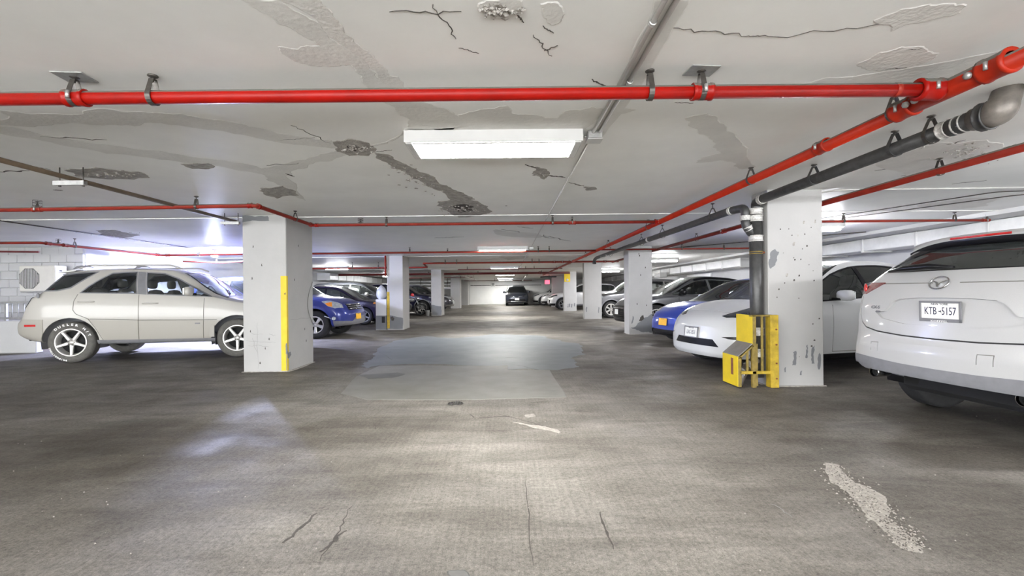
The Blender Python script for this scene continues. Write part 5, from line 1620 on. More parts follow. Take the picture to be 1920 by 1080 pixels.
# ---- beige sport utility in the left bay
def lexus_cut(c, S):
    sd = c.side()
    hi = c.side(.9)
    # panels
    rd = c.part('rear_door', 'paint', [(.115, 1.215), (.060, 1.08), (.052, .93), (.10, .86), (.277, .775), (.38, .62), (.465, .447), (.50, .385), (1.045, .385), (1.045, 1.195)], 'y', sd, lr=True)
    fd = c.part('front_door', 'paint', [(1.055, .385), (2.085, .375), (2.095, .70), (2.10, 1.10), (1.70, 1.165), (1.055, 1.195)], 'y', sd, lr=True)
    tl = [(-.95, .79), (-.45, .785), (-.2, .84), (.2, .80), (.40, .762), (1.05, .732), (2.11, .712), (2.3, .71)]
    tz = [(.28, .762), (1.05, .737), (2.2, .715)]
    c.part('door_cladding', 'clad', [(.0, .30), (2.2, .30), (2.2, .712), (1.05, .730), (.0, .762)], 'y', sd, (rd,), lr=True, of=rd, off=.006)
    c.part('door_cladding', 'clad', [(.0, .30), (2.2, .30), (2.2, .710), (1.05, .730), (.0, .762)], 'y', sd, (fd,), lr=True, of=fd, off=.006)
    c.part('front_fender_cladding', 'clad', [(2.10, .36), (2.4, .36), (2.4, .70), (2.10, .708)], 'y', sd, (0,), lr=True, off=.006)
    c.part('rear_bumper', 'clad', [(-1.2, .30), (-.40, .30), (-.40, .775), (-.95, .795), (-1.2, .80)], 'y', None, (0,), off=.008)
    c.part('front_bumper', 'clad', [(2.95, .2), (3.8, .2), (3.8, .66), (2.95, .66)], 'y', None, (0,), off=.006)
    for pth in ([(.50, .385), (.465, .447), (.38, .62), (.277, .775), (.10, .86), (.052, .93), (.060, 1.08), (.115, 1.215)], [(1.05, .385), (1.05, 1.195)], [(2.09, .37), (2.10, .70), (2.105, 1.12)]):
        c.gapline(pth, .011, 'y', sd, (0, rd, fd, rd + 2, rd + 3, rd + 4), mat='gap_soft', name='door_gap')
    c.gapline([(.30, .768), (1.05, .736), (2.32, .712)], .012, 'y', sd, (0, rd, fd, rd + 2, rd + 3, rd + 4), mat='gap_soft', name='trim_groove')
    # sill
    c.part('sill', 'grey_trim', [(.40, .25), (2.3, .25), (2.3, .375), (.40, .395)], 'y', sd, tuple(range(len(c.names))), lr=True, off=.004)
    # glass
    side_window(c, [(-.50, 1.262), (-.40, 1.37), (-.235, 1.575), (.06, 1.612), (.33, 1.618), (.15, 1.465), (-.01, 1.317), (-.20, 1.265)], 'grey_trim', 'glass_dark', .022, 'quarter_window')
    side_window(c, [(.132, 1.228), (.25, 1.36), (.40, 1.487), (.55, 1.595), (.70, 1.608), (.945, 1.622), (1.025, 1.205)], 'grey_trim', 'glass', .018, 'rear_door_window')
    side_window(c, [(1.175, 1.192), (1.085, 1.608), (1.38, 1.592), (1.63, 1.494), (1.95, 1.31), (2.235, 1.138), (1.7, 1.165)], 'grey_trim', 'glass', .018, 'front_door_window')
    c.part('b_pillar', 'grey_trim', [(1.03, 1.205), (.952, 1.622), (1.078, 1.608), (1.168, 1.192)], 'y', hi, lr=True, off=-.003)
    windshield(c, S, 2.42, .74, 1.70, .60)
    c.part('rear_window', 'glass_dark', [(-.62, 1.20), (-.62, -9), (-.30, -9), (-.30, 9)] and [(-.68, -.55), (-.68, .55), (-.32, .52), (-.32, -.52)], 'z', lambda q: q.z > 1.1, off=-.006)
    c.part('taillight', 'lamp_dark', [(-.74, .93), (-.70, .93), (-.585, 1.12), (-.575, 1.17), (-.64, 1.17), (-.72, 1.05)], 'y', sd, lr=True, off=.008, rim=.03, label='smoked tail light')
    c.part('headlight', 'lamp_clear', [(3.0, .80), (3.5, .72), (3.5, .84), (3.2, .92)], 'y', sd, lr=True, off=.006)
    c.part('side_marker', 'lamp_red', [(-.68, .655), (-.50, .655), (-.50, .69), (-.68, .69)], 'y', sd, tuple(range(len(c.names))), lr=True, off=.006, rim=.02, label='red side marker')
LEX = dict(xr=-.93, xf=3.50, hw=.9075, wb=2.65, tr=.362, ar=.435, flare=None, sub=4,
    top=[(-.93, .79), (-.88, .80), (-.82, .82), (-.77, .95), (-.72, 1.08), (-.62, 1.24), (-.45, 1.44), (-.30, 1.595), (-.15, 1.645), (.3, 1.69), (.9, 1.705), (1.4, 1.685), (1.66, 1.625), (2.02, 1.40), (2.38, 1.18), (2.55, 1.12), (3.0, 1.05), (3.25, .96), (3.42, .86), (3.5, .78)],
    belt=[(-.93, .70), (-.82, .76), (-.72, 1.0), (-.60, 1.16), (-.3, 1.225), (.14, 1.222), (1.1, 1.188), (2.25, 1.125), (2.6, 1.05), (3.0, .98), (3.3, .88), (3.5, .70)],
    zb=[(-.93, .45), (-.7, .40), (-.45, .36), (.4, .31), (2.2, .30), (2.9, .34), (3.3, .30), (3.5, .34)],
    roofw=[(-.93, .60), (-.6, .66), (-.25, .655), (.5, .675), (1.5, .67), (2.0, .72), (2.4, .77), (2.7, .80), (3.5, .6)],
    nose=[(.2, .12), (.45, .0), (.62, .0), (.8, .06), (1.0, .1)], tail=[(.35, .13), (.48, .05), (.55, .01), (.65, 0), (.9, 0), (1.1, .0)], bow_r=.08,
    cut=lexus_cut, liner='grey_trim', mirror=(1.90, 1.245, (.12, .25, .17)), handles=[(.245, 1.075, .24), (1.235, 1.035, .24)],
    wheel=dict(rr=.245, w=.225, n=5, style='taper', rim='alloy', tyre='tyre_grey', inset=.02, lside=-1, letters=[('DUELER H/T', 12, .052, 12.0), ('BRIDGESTONE', 222, .034, 6.2)]),
    seats=('seat_grey', [(1.15, .36, .62), (1.15, -.36, .62), (.25, .40, .66), (.25, -.40, .66)]), dash=2.12)
m = dict(paint=paint((184, 181, 174), .0, .38, .4), clad=paint((168, 164, 155), .0, .42, .4))
lx, made, _ = base_car(LEX, 'car', 'beige older sport utility in side view beside the nearest left pillar', (-7.854, 8.858), math.radians(12.4), 'cars parked along the left side', m)
for sg in (1, -1):
    r_ = MB().tube(arc_path([(-.02, sg * .60, 1.68), (.10, sg * .60, 1.735), (1.45, sg * .61, 1.745), (1.62, sg * .61, 1.675)], .1, 5), .017, 8).build('roof_rail', m['paint'], lx)
    for x, w_ in ((.05, .34), (.98, .30)):
        MB().prism([(x - w_ / 2, 1.668), (x - w_ * .3, 1.722), (x - w_ * .1, 1.735), (x + w_ * .15, 1.73), (x + w_ / 2, 1.69), (x + w_ * .25, 1.70), (x - w_ * .1, 1.705), (x - w_ * .25, 1.69)], sg * .60 - .02, sg * .60 + .02, 'y').build('rail_foot', M['grey_trim'], r_)
MB().prism([(-.40, 1.60), (-.30, 1.635), (-.10, 1.655), (-.12, 1.635), (-.30, 1.605)], -.55, .55, 'y').build('roof_spoiler', m['paint'], lx)
MB().tube([(-.52, -.55, .36), (-.62, -.55, .34), (-.64, -.55, .37), (-.56, -.55, .385)], .010, 6).build('tow_hook', M['steel'], lx)
MB().prism(oval(-.455, 1.19, .022, .045, 14), -.917, -.905, 'y').build('fuel_badge', M['grey_trim'], lx)
MB().box((2.0, -.916, .655), (.085, .006, .022), .002).build('door_badge', M['grey_trim'], lx)
MB().prism([(2.20, .40), (2.28, .40), (2.28, .62), (2.22, .62)], -.925, -.905, 'y').build('mud_flap', m['clad'], lx)
MB().box((2.30, -.82, .36), (.02, .2, .22), .008).build('mud_guard', M['black_trim'], lx)
MB().tube([(2.35, -.3, 1.19), (2.15, .05, 1.335)], .008, 6).build('wiper', M['black_trim'], lx)

# ---- helpers for the other cars
def auto_glass(c, S, g, trim='black_trim', up=.105, lowoff=.03):
    """side glass from the belt to the roof edge, split at the pillars"""
    xr_, xf_, pil = S['dlo']
    n = 16
    lowp, upp = [], []
    for k in range(n + 1):
        x = xr_ + (xf_ - xr_) * k / n
        zl, zu = c.belt(x) + lowoff, c.top(x) - up
        if zu > zl + .015: lowp.append((x, zl)); upp.append((x, zu))
    poly = lowp + upp[::-1]
    t = c.part('window_trim', trim, poly, 'y', c.side(.6), lr=True, off=.002, rim=.015)
    inner = shrink(poly, .022)
    edges = [xr_] + list(pil) + [xf_]
    for i in range(len(edges) - 1):
        a = edges[i] + (.035 if i > 0 else -.1); b = edges[i + 1] - (.035 if i < len(edges) - 2 else -.1)
        la = [p for p in [(x, c.belt(x) + lowoff + .02) for x in np.linspace(max(a, xr_), min(b, xf_), 8)] if c.top(p[0]) - up - .02 > p[1] + .004]
        ua = [(x, c.top(x) - up - .02) for x, _ in la]
        if len(la) < 2: continue
        c.part('window', g, la + ua[::-1], 'y', c.side(.6), (t,), lr=True, off=-.005, rim=0, of=t)
    return t

def doors(c, S, only=(0,)):
    zs = S.get('sillz', .36)
    for x0, x1, lean in S['doors']:
        pts = [(x0, zs), (x0 + lean, c.belt(x0) - .02)]
        c.gapline(pts, .011, 'y', c.side(), only, mat=S.get('gapm', 'gap'), name='door_gap')
    a = min(d[0] for d in S['doors']); b = max(d[0] for d in S['doors'])
    c.gapline([(a, zs), (b, zs)], .011, 'y', c.side(), only, mat=S.get('gapm', 'gap'), name='sill_gap')

def poly3(c, pts, mirror=False):
    P = [Vector((x, -y if mirror else y, z)) for x, y, z in pts]
    n = Vector((0, 0, 0))
    m = len(P)
    for i in range(m):
        a, b = P[i], P[(i + 1) % m]
        n += a.cross(b)
    return P, n.normalized()
def part3(c, name, mat, pts, only=(0,), both=True, R=1.0, **kw):
    """panel outlined by 3d points on the skin, on both sides of the car"""
    ids = []
    for mir in ((False, True) if both else (False,)):
        P, n = poly3(c, pts, mir)
        cen = sum(P, Vector()) / len(P)
        rad = max((p - cen).length for p in P) * 1.25 + .05
        f = lambda q, cen=cen, rad=rad: (q - cen).length < rad
        ids.append(c.part(name, mat, P, n, f, only, **kw))
    return ids

def emblem_oval(root, p, n, w, h, mat='chrome', t=.012):
    n = Vector(n).normalized(); up = Vector((0, 0, 1)); r = up.cross(n).normalized(); up = n.cross(r)
    Mx = Matrix((r, up, n)).transposed().to_4x4(); Mx.translation = Vector(p) + n * .006
    o = MB().tube([(w / 2 * math.cos(a), h / 2 * math.sin(a), 0) for a in [2 * PI * k / 28 for k in range(28)]], t / 2, 8, closed=True).build('emblem', M[mat], root)
    o.matrix_local = Mx
    return o

def on_surf(root, hit, mesh, name, mat, tilt_up=None, off=.004):
    p, n = hit
    n = Vector(n); 
    up = Vector((0, 0, 1)); r = up.cross(n).normalized(); up = n.cross(r)
    Mx = Matrix((r, up, n)).transposed().to_4x4(); Mx.translation = p + n * off
    if not mesh.materials: mesh.materials.append(M[mat])
    o = link(name, mesh, None, root); o.matrix_local = Mx
    return o

# ---- white sport utility seen from behind on the right
def mazda_cut(c, S):
    rf = lambda q: q.x < -.25
    rfl = lambda q: q.x < -.55
    sd = c.side()
    # black spoiler surround and rear window
    half = [(.70, 1.315), (.655, 1.40), (.58, 1.475), (.46, 1.54), (.30, 1.572), (.0, 1.588)]
    blk_ = c.part('window_surround', 'black_trim', half + [(-y, z) for y, z in half[::-1][1:]], 'x', lambda q: q.x < -.15 and q.x > -.9, off=.002)
    half = [(.655, 1.322), (.60, 1.395), (.53, 1.45), (.42, 1.495), (.28, 1.518), (.0, 1.528)]
    c.part('rear_window', 'glass_green', half + [(-y, z) for y, z in half[::-1][1:]], 'x', rf, (blk_,), off=-.004, rim=0, of=blk_)
    for sg in (1, -1):
        tl = c.part('taillight', 'lamp_smoke_red', [(sg * y, z) for y, z in ((1.0, 1.222), (.80, 1.226), (.56, 1.222), (.66, 1.165), (.76, 1.118), (1.0, 1.118))], 'x', lambda q: -1.0 < q.x < -.52, off=.008, rim=.03, label='smoked red tail light')
    # tailgate joint, recess, bumper
    half = [(.80, 1.10), (.795, .93), (.765, .855), (.70, .805), (.56, .778), (.30, .762), (0, .758)]
    c.gapline([(y, z) for y, z in half] + [(-y, z) for y, z in half[::-1][1:]], .012, 'x', rfl, lr=False, name='tailgate_gap', mat='gap')
    half = [(.79, 1.215), (.40, 1.213), (.10, 1.213)]
    c.gapline(half, .009, 'x', rfl, lr=False, name='tailgate_crease', mat='gap_soft'); c.gapline([(-y, z) for y, z in half], .009, 'x', rfl, lr=False, name='tailgate_crease', mat='gap_soft')
    half = [(.60, .955), (.50, .965), (.42, 1.055), (.36, 1.078), (.20, 1.090), (0, 1.092)]
    lowh = [(.52, .90), (.30, .865), (0, .86)]
    pts = [(y, z) for y, z in half] + [(-y, z) for y, z in half[::-1][1:]] + [(-y, z) for y, z in lowh] + [(y, z) for y, z in lowh[::-1][1:]]
    c.part('plate_recess', 'paint', pts[0:1] + pts[1:], 'x', rfl, off=-.026, rim=.0)
    half = [(1.0, .56), (.86, .55), (.60, .535), (.3, .522), (0, .52)]
    c.part('lower_bumper', 'grey_trim', half + [(-y, z) for y, z in half[::-1][1:]] + [(-1, .2), (1, .2)], 'x', lambda q: q.x < -.42, off=.006)
    c.part('bumper_reflector', 'paint', [(.80, .63), (.58, .62), (.58, .655), (.80, .66)], 'x', rfl, off=.0)
    for y0, y1 in ((.52, .60), (-.40, -.30)):
        c.gapline([(y0, .60), (y0, .68), (y1, .675), (y1, .60)], .006, 'x', rfl, lr=False, name='tow_cover', mat='gap_soft')
    auto_glass(c, S, 'glass_dark')
    doors(c, S)
    windshield(c, S, 2.40, .76, 1.72, .60)
    # black sill cladding
    c.part('sill', 'grey_trim', [(.2, .15), (2.3, .15), (2.3, .33), (.2, .33)], 'y', sd, lr=True, off=.01)
MAZ = dict(xr=-.94, xf=3.61, hw=.92, wb=2.70, tr=.362, ar=.43, flare='grey_trim', flw=.06, rim=.03,
    top=[(-.94, .70), (-.925, .78), (-.905, .86), (-.88, 1.0), (-.855, 1.10), (-.815, 1.22), (-.745, 1.312), (-.47, 1.525), (-.40, 1.59), (-.30, 1.625), (.2, 1.67), (.9, 1.68), (1.5, 1.64), (1.75, 1.57), (2.4, 1.16), (2.6, 1.10), (3.1, 1.0), (3.4, .88), (3.55, .78), (3.61, .68)],
    belt=[(-.94, .60), (-.92, .68), (-.89, .82), (-.86, .98), (-.82, 1.09), (-.74, 1.16), (-.4, 1.18), (1, 1.10), (2.3, 1.04), (2.6, 1.0), (3.2, .9), (3.61, .6)],
    zb=[(-.94, .42), (-.8, .40), (-.55, .34), (.4, .24), (2.2, .24), (3, .3), (3.61, .3)],
    roofw=[(-.94, .74), (-.86, .80), (-.80, .80), (-.74, .77), (-.50, .66), (-.38, .62), (.5, .63), (1.5, .62), (2.4, .74), (3, .78), (3.61, .6)],
    plan_r=[(0, .86), (.03, .90), (.08, .93), (.18, .965), (.4, .99), (.8, 1.0)],
    nose=[(.2, .1), (.45, 0), (.62, 0), (.8, .06)], tail=[(.35, .05), (.45, .0), (.62, 0), (.74, .02), (.9, .0), (1.0, 0)], bow_r=.11,
    dlo=(-.35, 2.2, (1.05,)), doors=[(.2, 0, .05), (1.08, 0, .0), (2.05, 0, .02)], cut=mazda_cut, mirror=(1.95, 1.12, (.14, .22, .15)), handles=[(.35, .98, .2), (1.3, .96, .2)],
    wheel=dict(rr=.225, w=.225, n=5, style='taper', rim='alloy_grey', tyre='tyre'), seats=('seat_black', [(1.3, .38, .62), (1.3, -.38, .62), (.35, .35, .64), (.35, -.35, .64)]))
m = dict(paint=paint((182, 182, 182), 0, .30))
ths = math.radians(6)
mz, made, mc = base_car(MAZ, 'car', 'white sport utility seen from behind at the right edge, plate KTB 5157', (3.483 + .87 * math.cos(ths), 3.66 + .87 * math.sin(ths)), ths, 'cars parked along the right side', m)
# spoiler
mb = MB()
ys = np.linspace(-.62, .62, 25); vs = []
for y in ys:
    k = (y / .62) ** 2
    dz = -.055 * k ** 1.6
    vs += [(-.26, y, 1.634 + dz), (-.40, y * .99, 1.625 + dz), (-.50 + .07 * k, y * .97, 1.600 + dz * 1.2), (-.51 + .07 * k, y * .97, 1.578 + dz * 1.2), (-.38, y, 1.55 + dz)]
fs = []
for i in range(24):
    for k in range(4): fs.append((i * 5 + k, i * 5 + k + 1, i * 5 + k + 6, i * 5 + k + 5))
mb.add(vs, [f[::-1] for f in fs], True)
sp = mb.build('roof_spoiler', m['paint'], mz)
mb = MB()
vs = []
for y in np.linspace(-.66, .66, 25):
    k = (y / .62) ** 2
    dz = -.055 * k ** 1.6 * 1.2
    vs += [(-.505 + .07 * k, y * .97, 1.580 + dz), (-.51 + .085 * k, y * .97, 1.545 + dz * 1.35), (-.47 + .06 * k, y * .985, 1.515 + dz * 1.5), (-.40, y, 1.55 + dz)]
fs = []
for i in range(24):
    for k in range(3): fs.append((i * 4 + k, i * 4 + k + 1, i * 4 + k + 5, i * 4 + k + 4))
mb.add(vs, [f[::-1] for f in fs], True)
mb.build('spoiler_lip', M['black_trim'], sp)
mb = MB(); vs = []
for y in np.linspace(-.22, .22, 9): vs += [(-.512 + .07 * (y / .62) ** 2, y, 1.598), (-.516 + .07 * (y / .62) ** 2, y, 1.582), (-.50, y, 1.58)]
fs = []
for i in range(8):
    for k in range(2): fs.append((i * 3 + k, i * 3 + k + 1, i * 3 + k + 4, i * 3 + k + 3))
mb.add(vs, [f[::-1] for f in fs], True)
o = mb.build('brake_light', M['lamp_red'], sp); o['label'] = 'red high brake light strip'
# wiper
MB().tube([(-.80, .50, 1.325), (-.785, .36, 1.345), (-.775, .16, 1.352), (-.785, -.04, 1.335)], [.010, .026, .028, .010], 8).build('rear_wiper', M['black_trim'], mz)
# tail lamp rings
for sg in (1, -1):
    p, n_ = mc.end_hit(sg * .80, 1.168, False)
    n_ = Vector((-.8, sg * .6, 0))
    e = emblem_oval(mz, Vector(p) + Vector((-.004, 0, 0)), n_, .085, .085, 'lamp_red', .02); e.name = 'lamp_ring'
    up = Vector((0, 0, 1)); r = up.cross(n_.normalized()); Mx = Matrix((r, up, n_.normalized())).transposed().to_4x4(); Mx.translation = Vector(p) + n_.normalized() * .008
    o = MB().lathe([(.0, .006), (.034, .004), (.036, -.004)], 16).build('lamp_lens', M['lamp_clear'], mz); o.matrix_local = Mx
# emblem: oval ring with a winged V
p, n_ = mc.end_hit(.045, 1.209, False)
e = emblem_oval(mz, p, n_, .150, .112, 'chrome', .013)
w = MB()
prof = [(-.066, .024), (-.035, .016), (-.012, .004), (0, -.022), (.012, .004), (.035, .016), (.066, .024), (.050, .012), (.022, -.004), (.007, -.034), (0, -.040), (-.007, -.034), (-.022, -.004), (-.050, .012)]
w.prism(prof, -.003, .005)
w.build('emblem_wing', M['chrome'], e)
p, n_ = mc.end_hit(-.0, .981, False)
plate(mz, (p[0] + .014, p[1], p[2]), (-1, 0, -.02), (0, 0, 1), .305, .152,
      [('NEW YORK', 0, .058, .024, 1.05, 'print_navy'), ('KTB', -.072, .0, .088, .62, 'print_navy'), ('5157', .068, .0, .088, .62, 'print_navy'), ('KOEPPEL', 0, -.079, .022, 1.5, 'print_white')], frame=dict(bottom=.026), thick=.006)
pb = [o for o in mz.children if o.name.startswith('licence_plate')][0]
o = MB().prism([(-.012, .0), (-.006, .006), (.004, .004), (.006, .010), (.010, .008), (.010, -.004), (.016, -.010), (.006, -.006)], .003, .0042).build('state_shape', M['print_navy'], pb)
for s_, y, z, sz in (('CX-5', .60, .995, .040), ('AWD', .565, .957, .020)):
    tm = text_mesh(s_, sz, extrude=.002, bold=.001, sx=1.15)
    on_surf(mz, mc.end_hit(y, z, False), tm, 'badge_lettering', 'grey_trim')
for sg in (1, -1):
    t_ = MB().lathe([(.042, 0), (.046, .0), (.047, .01), (.044, .14), (.038, .14), (.038, .02)], 18, 'x', (-.90, sg * .56, .40)).build('tailpipe', M['chrome'], mz)
    MB().lathe([(.0, .05), (.038, .05)], 14, 'x', (-.90, sg * .56, .40)).build('pipe_bore', M['dark'], t_)

# ---- white electric crossover with rounded nose, right bay
def tesla_cut(c, S):
    sd = c.side()
    if S.get('hl'): part3(c, 'headlight', 'lamp_dark', S['hl'], off=.003, rim=.02, label='slim headlight')
    if S.get('slit'): part3(c, 'fog_slit', 'black_trim', S['slit'], off=-.004)
    ff = lambda q: q.x > S['xf'] - .45
    c.part('lower_grille', 'black_trim', S['grille'], 'x', ff, off=-.012, rim=0)
    if S.get('chin'): c.part('front_lip', 'black_trim', S['chin'], 'x', lambda q: q.x > S['xf'] - .7, off=.004)
    auto_glass(c, S, S.get('glass', 'glass_dark'), up=.10)
    doors(c, S)
    windshield(c, S, *S['ws'], glass_=S.get('wglass', 'glass_dark'))
    c.part('roof_glass', 'black_trim', [(-.35, -.56), (1.35, -.56), (1.35, .56), (-.35, .56)], 'z', lambda q: q.z > 1.2, off=.0, rim=.006)
    for sg in (1, -1): c.gapline([(S['xf'] - .28, sg * .50), (S['xf'] - .5, sg * .70), (S['xf'] - .95, sg * .80)], .010, 'z', lambda q: q.z > .6, lr=False, name='hood_gap', mat='gap_soft')
    c.gapline([(S['xf'] - .28, y) for y in (-.5, -.2, .2, .5)], .010, 'z', lambda q: q.z > .55, lr=False, name='hood_gap', mat='gap_soft')
    c.part('sill', 'black_trim', [(.2, .1), (2.5, .1), (2.5, .27), (.2, .27)], 'y', sd, lr=True, off=.004)
TEY = dict(xr=-1.02, xf=3.73, hw=.95, wb=2.89, tr=.36, ar=.42, flare='black_trim', flw=.03, liner='black_trim',
    top=[(-1.02, .70), (-.98, .88), (-.9, 1.02), (-.75, 1.10), (-.5, 1.24), (0, 1.45), (.5, 1.575), (1.0, 1.625), (1.4, 1.615), (1.8, 1.53), (2.3, 1.27), (2.62, 1.075), (2.75, 1.03), (3.1, .975), (3.4, .895), (3.58, .815), (3.68, .735), (3.73, .65)],
    belt=[(-1.02, .60), (-.8, .92), (-.3, 1.03), (.8, 1.04), (2.0, .98), (2.6, .95), (3.0, .90), (3.4, .80), (3.62, .68), (3.73, .56)],
    zb=[(-1.02, .40), (-.7, .3), (.4, .19), (2.4, .18), (3.2, .18), (3.55, .18), (3.73, .21)],
    roofw=[(-1.02, .62), (0, .63), (1, .62), (1.8, .64), (2.4, .73), (2.7, .82), (3.1, .80), (3.5, .72), (3.73, .54)],
    plan=[(0, .62), (.03, .72), (.08, .80), (.18, .89), (.4, .965), (.8, 1.0)],
    nose=[(.15, .07), (.28, .0), (.45, 0), (.56, .015), (.7, .03)], bow_f=.20, nose_dec=.7,
    dlo=(-.45, 2.45, (.55, 1.45)), doors=[(.15, 0, .05), (1.12, 0, .0), (2.18, 0, -.02)], sillz=.30, gapm='gap_soft', ws=(2.76, .74, 1.72, .60), wglass='glass', glass='glass',
    hl=[(3.54, .41, .797), (3.39, .53, .858), (3.12, .64, .925), (3.09, .80, .895), (3.32, .745, .83), (3.48, .624, .783), (3.54, .50, .776)], slit=[(3.66, .533, .513), (3.57, .706, .526), (3.44, .82, .530), (3.44, .82, .472), (3.566, .72, .484), (3.626, .63, .491)], grille=[(.40, .468), (.50, .365), (-.50, .365), (-.40, .468)], chin=[(1, .18), (1, .235), (.6, .215), (-.6, .215), (-1, .235), (-1, .1), (1, .1)],
    cut=tesla_cut, mirror=(2.06, 1.08, (.13, .23, .15)), handles=[(.35, .90, .2), (1.35, .89, .2)],
    wheel=dict(rr=.25, w=.245, n=10, style='thin', rim='alloy_grey'), seats=('seat_black', [(1.35, .38, .52), (1.35, -.38, .52), (.4, .35, .56), (.4, -.35, .56)]), dash=2.25)
m = dict(paint=paint((210, 211, 212), 0, .30))
def at_nose(S, nx, ny, deg):
    a = math.radians(deg)
    return (nx - S['xf'] * math.cos(a), ny - S['xf'] * math.sin(a)), a
_g = TEY
loc, a = at_nose(TEY, 2.80, 6.87, 194)
ty, made, tc = base_car(TEY, 'car', 'white rounded electric car nosing out behind the yellow pipe guard', loc, a, 'cars parked along the right side', m)
p, n_ = tc.end_hit(-.03, .545, True)
plate(ty, Vector(p) + Vector((.012, 0, 0)), (1, 0, .12), (0, 0, 1), .305, .152, [('NEW YORK', 0, .058, .022, 1.05, 'print_navy'), ('LAC-3551', 0, -.004, .088, .55, 'print_navy')], frame=dict(bottom=.014))
hp, hn = tc.side_hit(3.33, .600, 1)
e = emblem_oval(ty, hp, hn, .10, .06, 'grey_trim', .006); e.name = 'oval_sticker'
MB().prism([(-.03, -.012), (-.01, .014), (.0, -.006), (.03, -.010)], -.004, -.002).build('sticker_mark', M['grey_trim'], e)

# ---- blue electric saloon
M3 = dict(TEY)
M3.update(xr=-.97, xf=3.72, hw=.925, wb=2.875, tr=.335, ar=.39,
    top=[(-.97, .70), (-.95, .90), (-.85, 1.06), (-.4, 1.16), (.2, 1.33), (.7, 1.43), (1.2, 1.445), (1.6, 1.40), (2.2, 1.16), (2.6, .97), (2.75, .93), (3.1, .89), (3.4, .82), (3.58, .74), (3.67, .67), (3.72, .59)],
    belt=[(-.97, .6), (-.8, .88), (-.3, .96), (.8, .95), (2, .90), (2.6, .88), (3.0, .84), (3.4, .74), (3.62, .62), (3.72, .50)],
    zb=[(-.97, .36), (-.7, .28), (.4, .16), (2.4, .16), (3.3, .16), (3.72, .19)],
    hl=[(3.54, .41, .73), (3.39, .53, .785), (3.12, .64, .845), (3.09, .80, .82), (3.32, .745, .755), (3.48, .624, .71), (3.54, .50, .70)], slit=None,
    grille=[(.50, .335), (.60, .255), (-.60, .255), (-.50, .335)], chin=[(1, .15), (1, .34), (.6, .335), (-.6, .335), (-1, .34), (-1, .08), (1, .08)], ws=(2.76, .72, 1.66, .58), dlo=(-.3, 2.4, (1.2,)), mirror=(2.0, 1.0, (.13, .22, .14)), seats=None)
m = dict(paint=paint((52, 74, 168), .25, .28))
loc, a = at_nose(M3, 3.38, 9.85, 193)
m3, made, m3c = base_car(M3, 'car', 'low blue electric saloon with a yellow plate beyond the white rounded car', loc, a, 'cars parked along the right side', m)
p, n_ = m3c.end_hit(0, .50, True)
plate(m3, Vector(p) + Vector((.012, 0, 0)), (1, 0, .1), (0, 0, 1), .305, .152, [('NEW YORK', 0, .058, .02, 1.0, 'print_navy')], 'plate_yellow')

# ---- generic sport utilities and saloons
def generic_cut(c, S):
    sd = c.side()
    if S.get('hl'): part3(c, 'headlight', S.get('hlm', 'lamp_clear'), S['hl'], off=.004, rim=.02)
    if S.get('amber'): part3(c, 'indicator', 'lamp_amber', S['amber'], tuple(range(len(c.names))), off=.009, rim=.02)
    ff = lambda q: q.x > S['xf'] - .5
    if S.get('grille'): c.part('grille', S.get('gm', 'black_trim'), S['grille'], 'x', ff, off=-.010, rim=0)
    if S.get('chin'): c.part('lower_bumper', S.get('chinm', 'black_trim'), S['chin'], 'x', lambda q: q.x > S['xf'] - .75, (0,), off=.004)
    auto_glass(c, S, S.get('glass', 'glass_dark'), S.get('wtrim', 'black_trim'), S.get('up', .105))
    doors(c, S)
    windshield(c, S, *S['ws'], glass_=S.get('wglass', 'glass_dark'))
    if S.get('rw'): c.part('rear_window', 'glass_dark', S['rw'], 'z', lambda q: q.z > 1.0, off=-.006, rim=0)
    if S.get('roofblack'): c.part('roof_panel', 'black_trim', [(S['dlo'][0] - .3, -.75), (S['ws'][2], -.75), (S['ws'][2], .75), (S['dlo'][0] - .3, .75)], 'z', lambda q: q.z > c.top(q.x) - .10, off=.001)
    if S.get('sill'): c.part('sill', S['sill'], [(.2, .1), (S['wb'] - .2, .1), (S['wb'] - .2, S.get('sillz', .36) - .01), (.2, S.get('sillz', .36) - .01)], 'y', sd, lr=True, off=.008)
    x = S['xf'] - .2
    c.gapline([(S['xf'] - .30, -.55), (S['xf'] - .24, 0), (S['xf'] - .30, .55)], .012, 'z', lambda q: q.z > .6, lr=False, name='hood_gap', mat='gap')
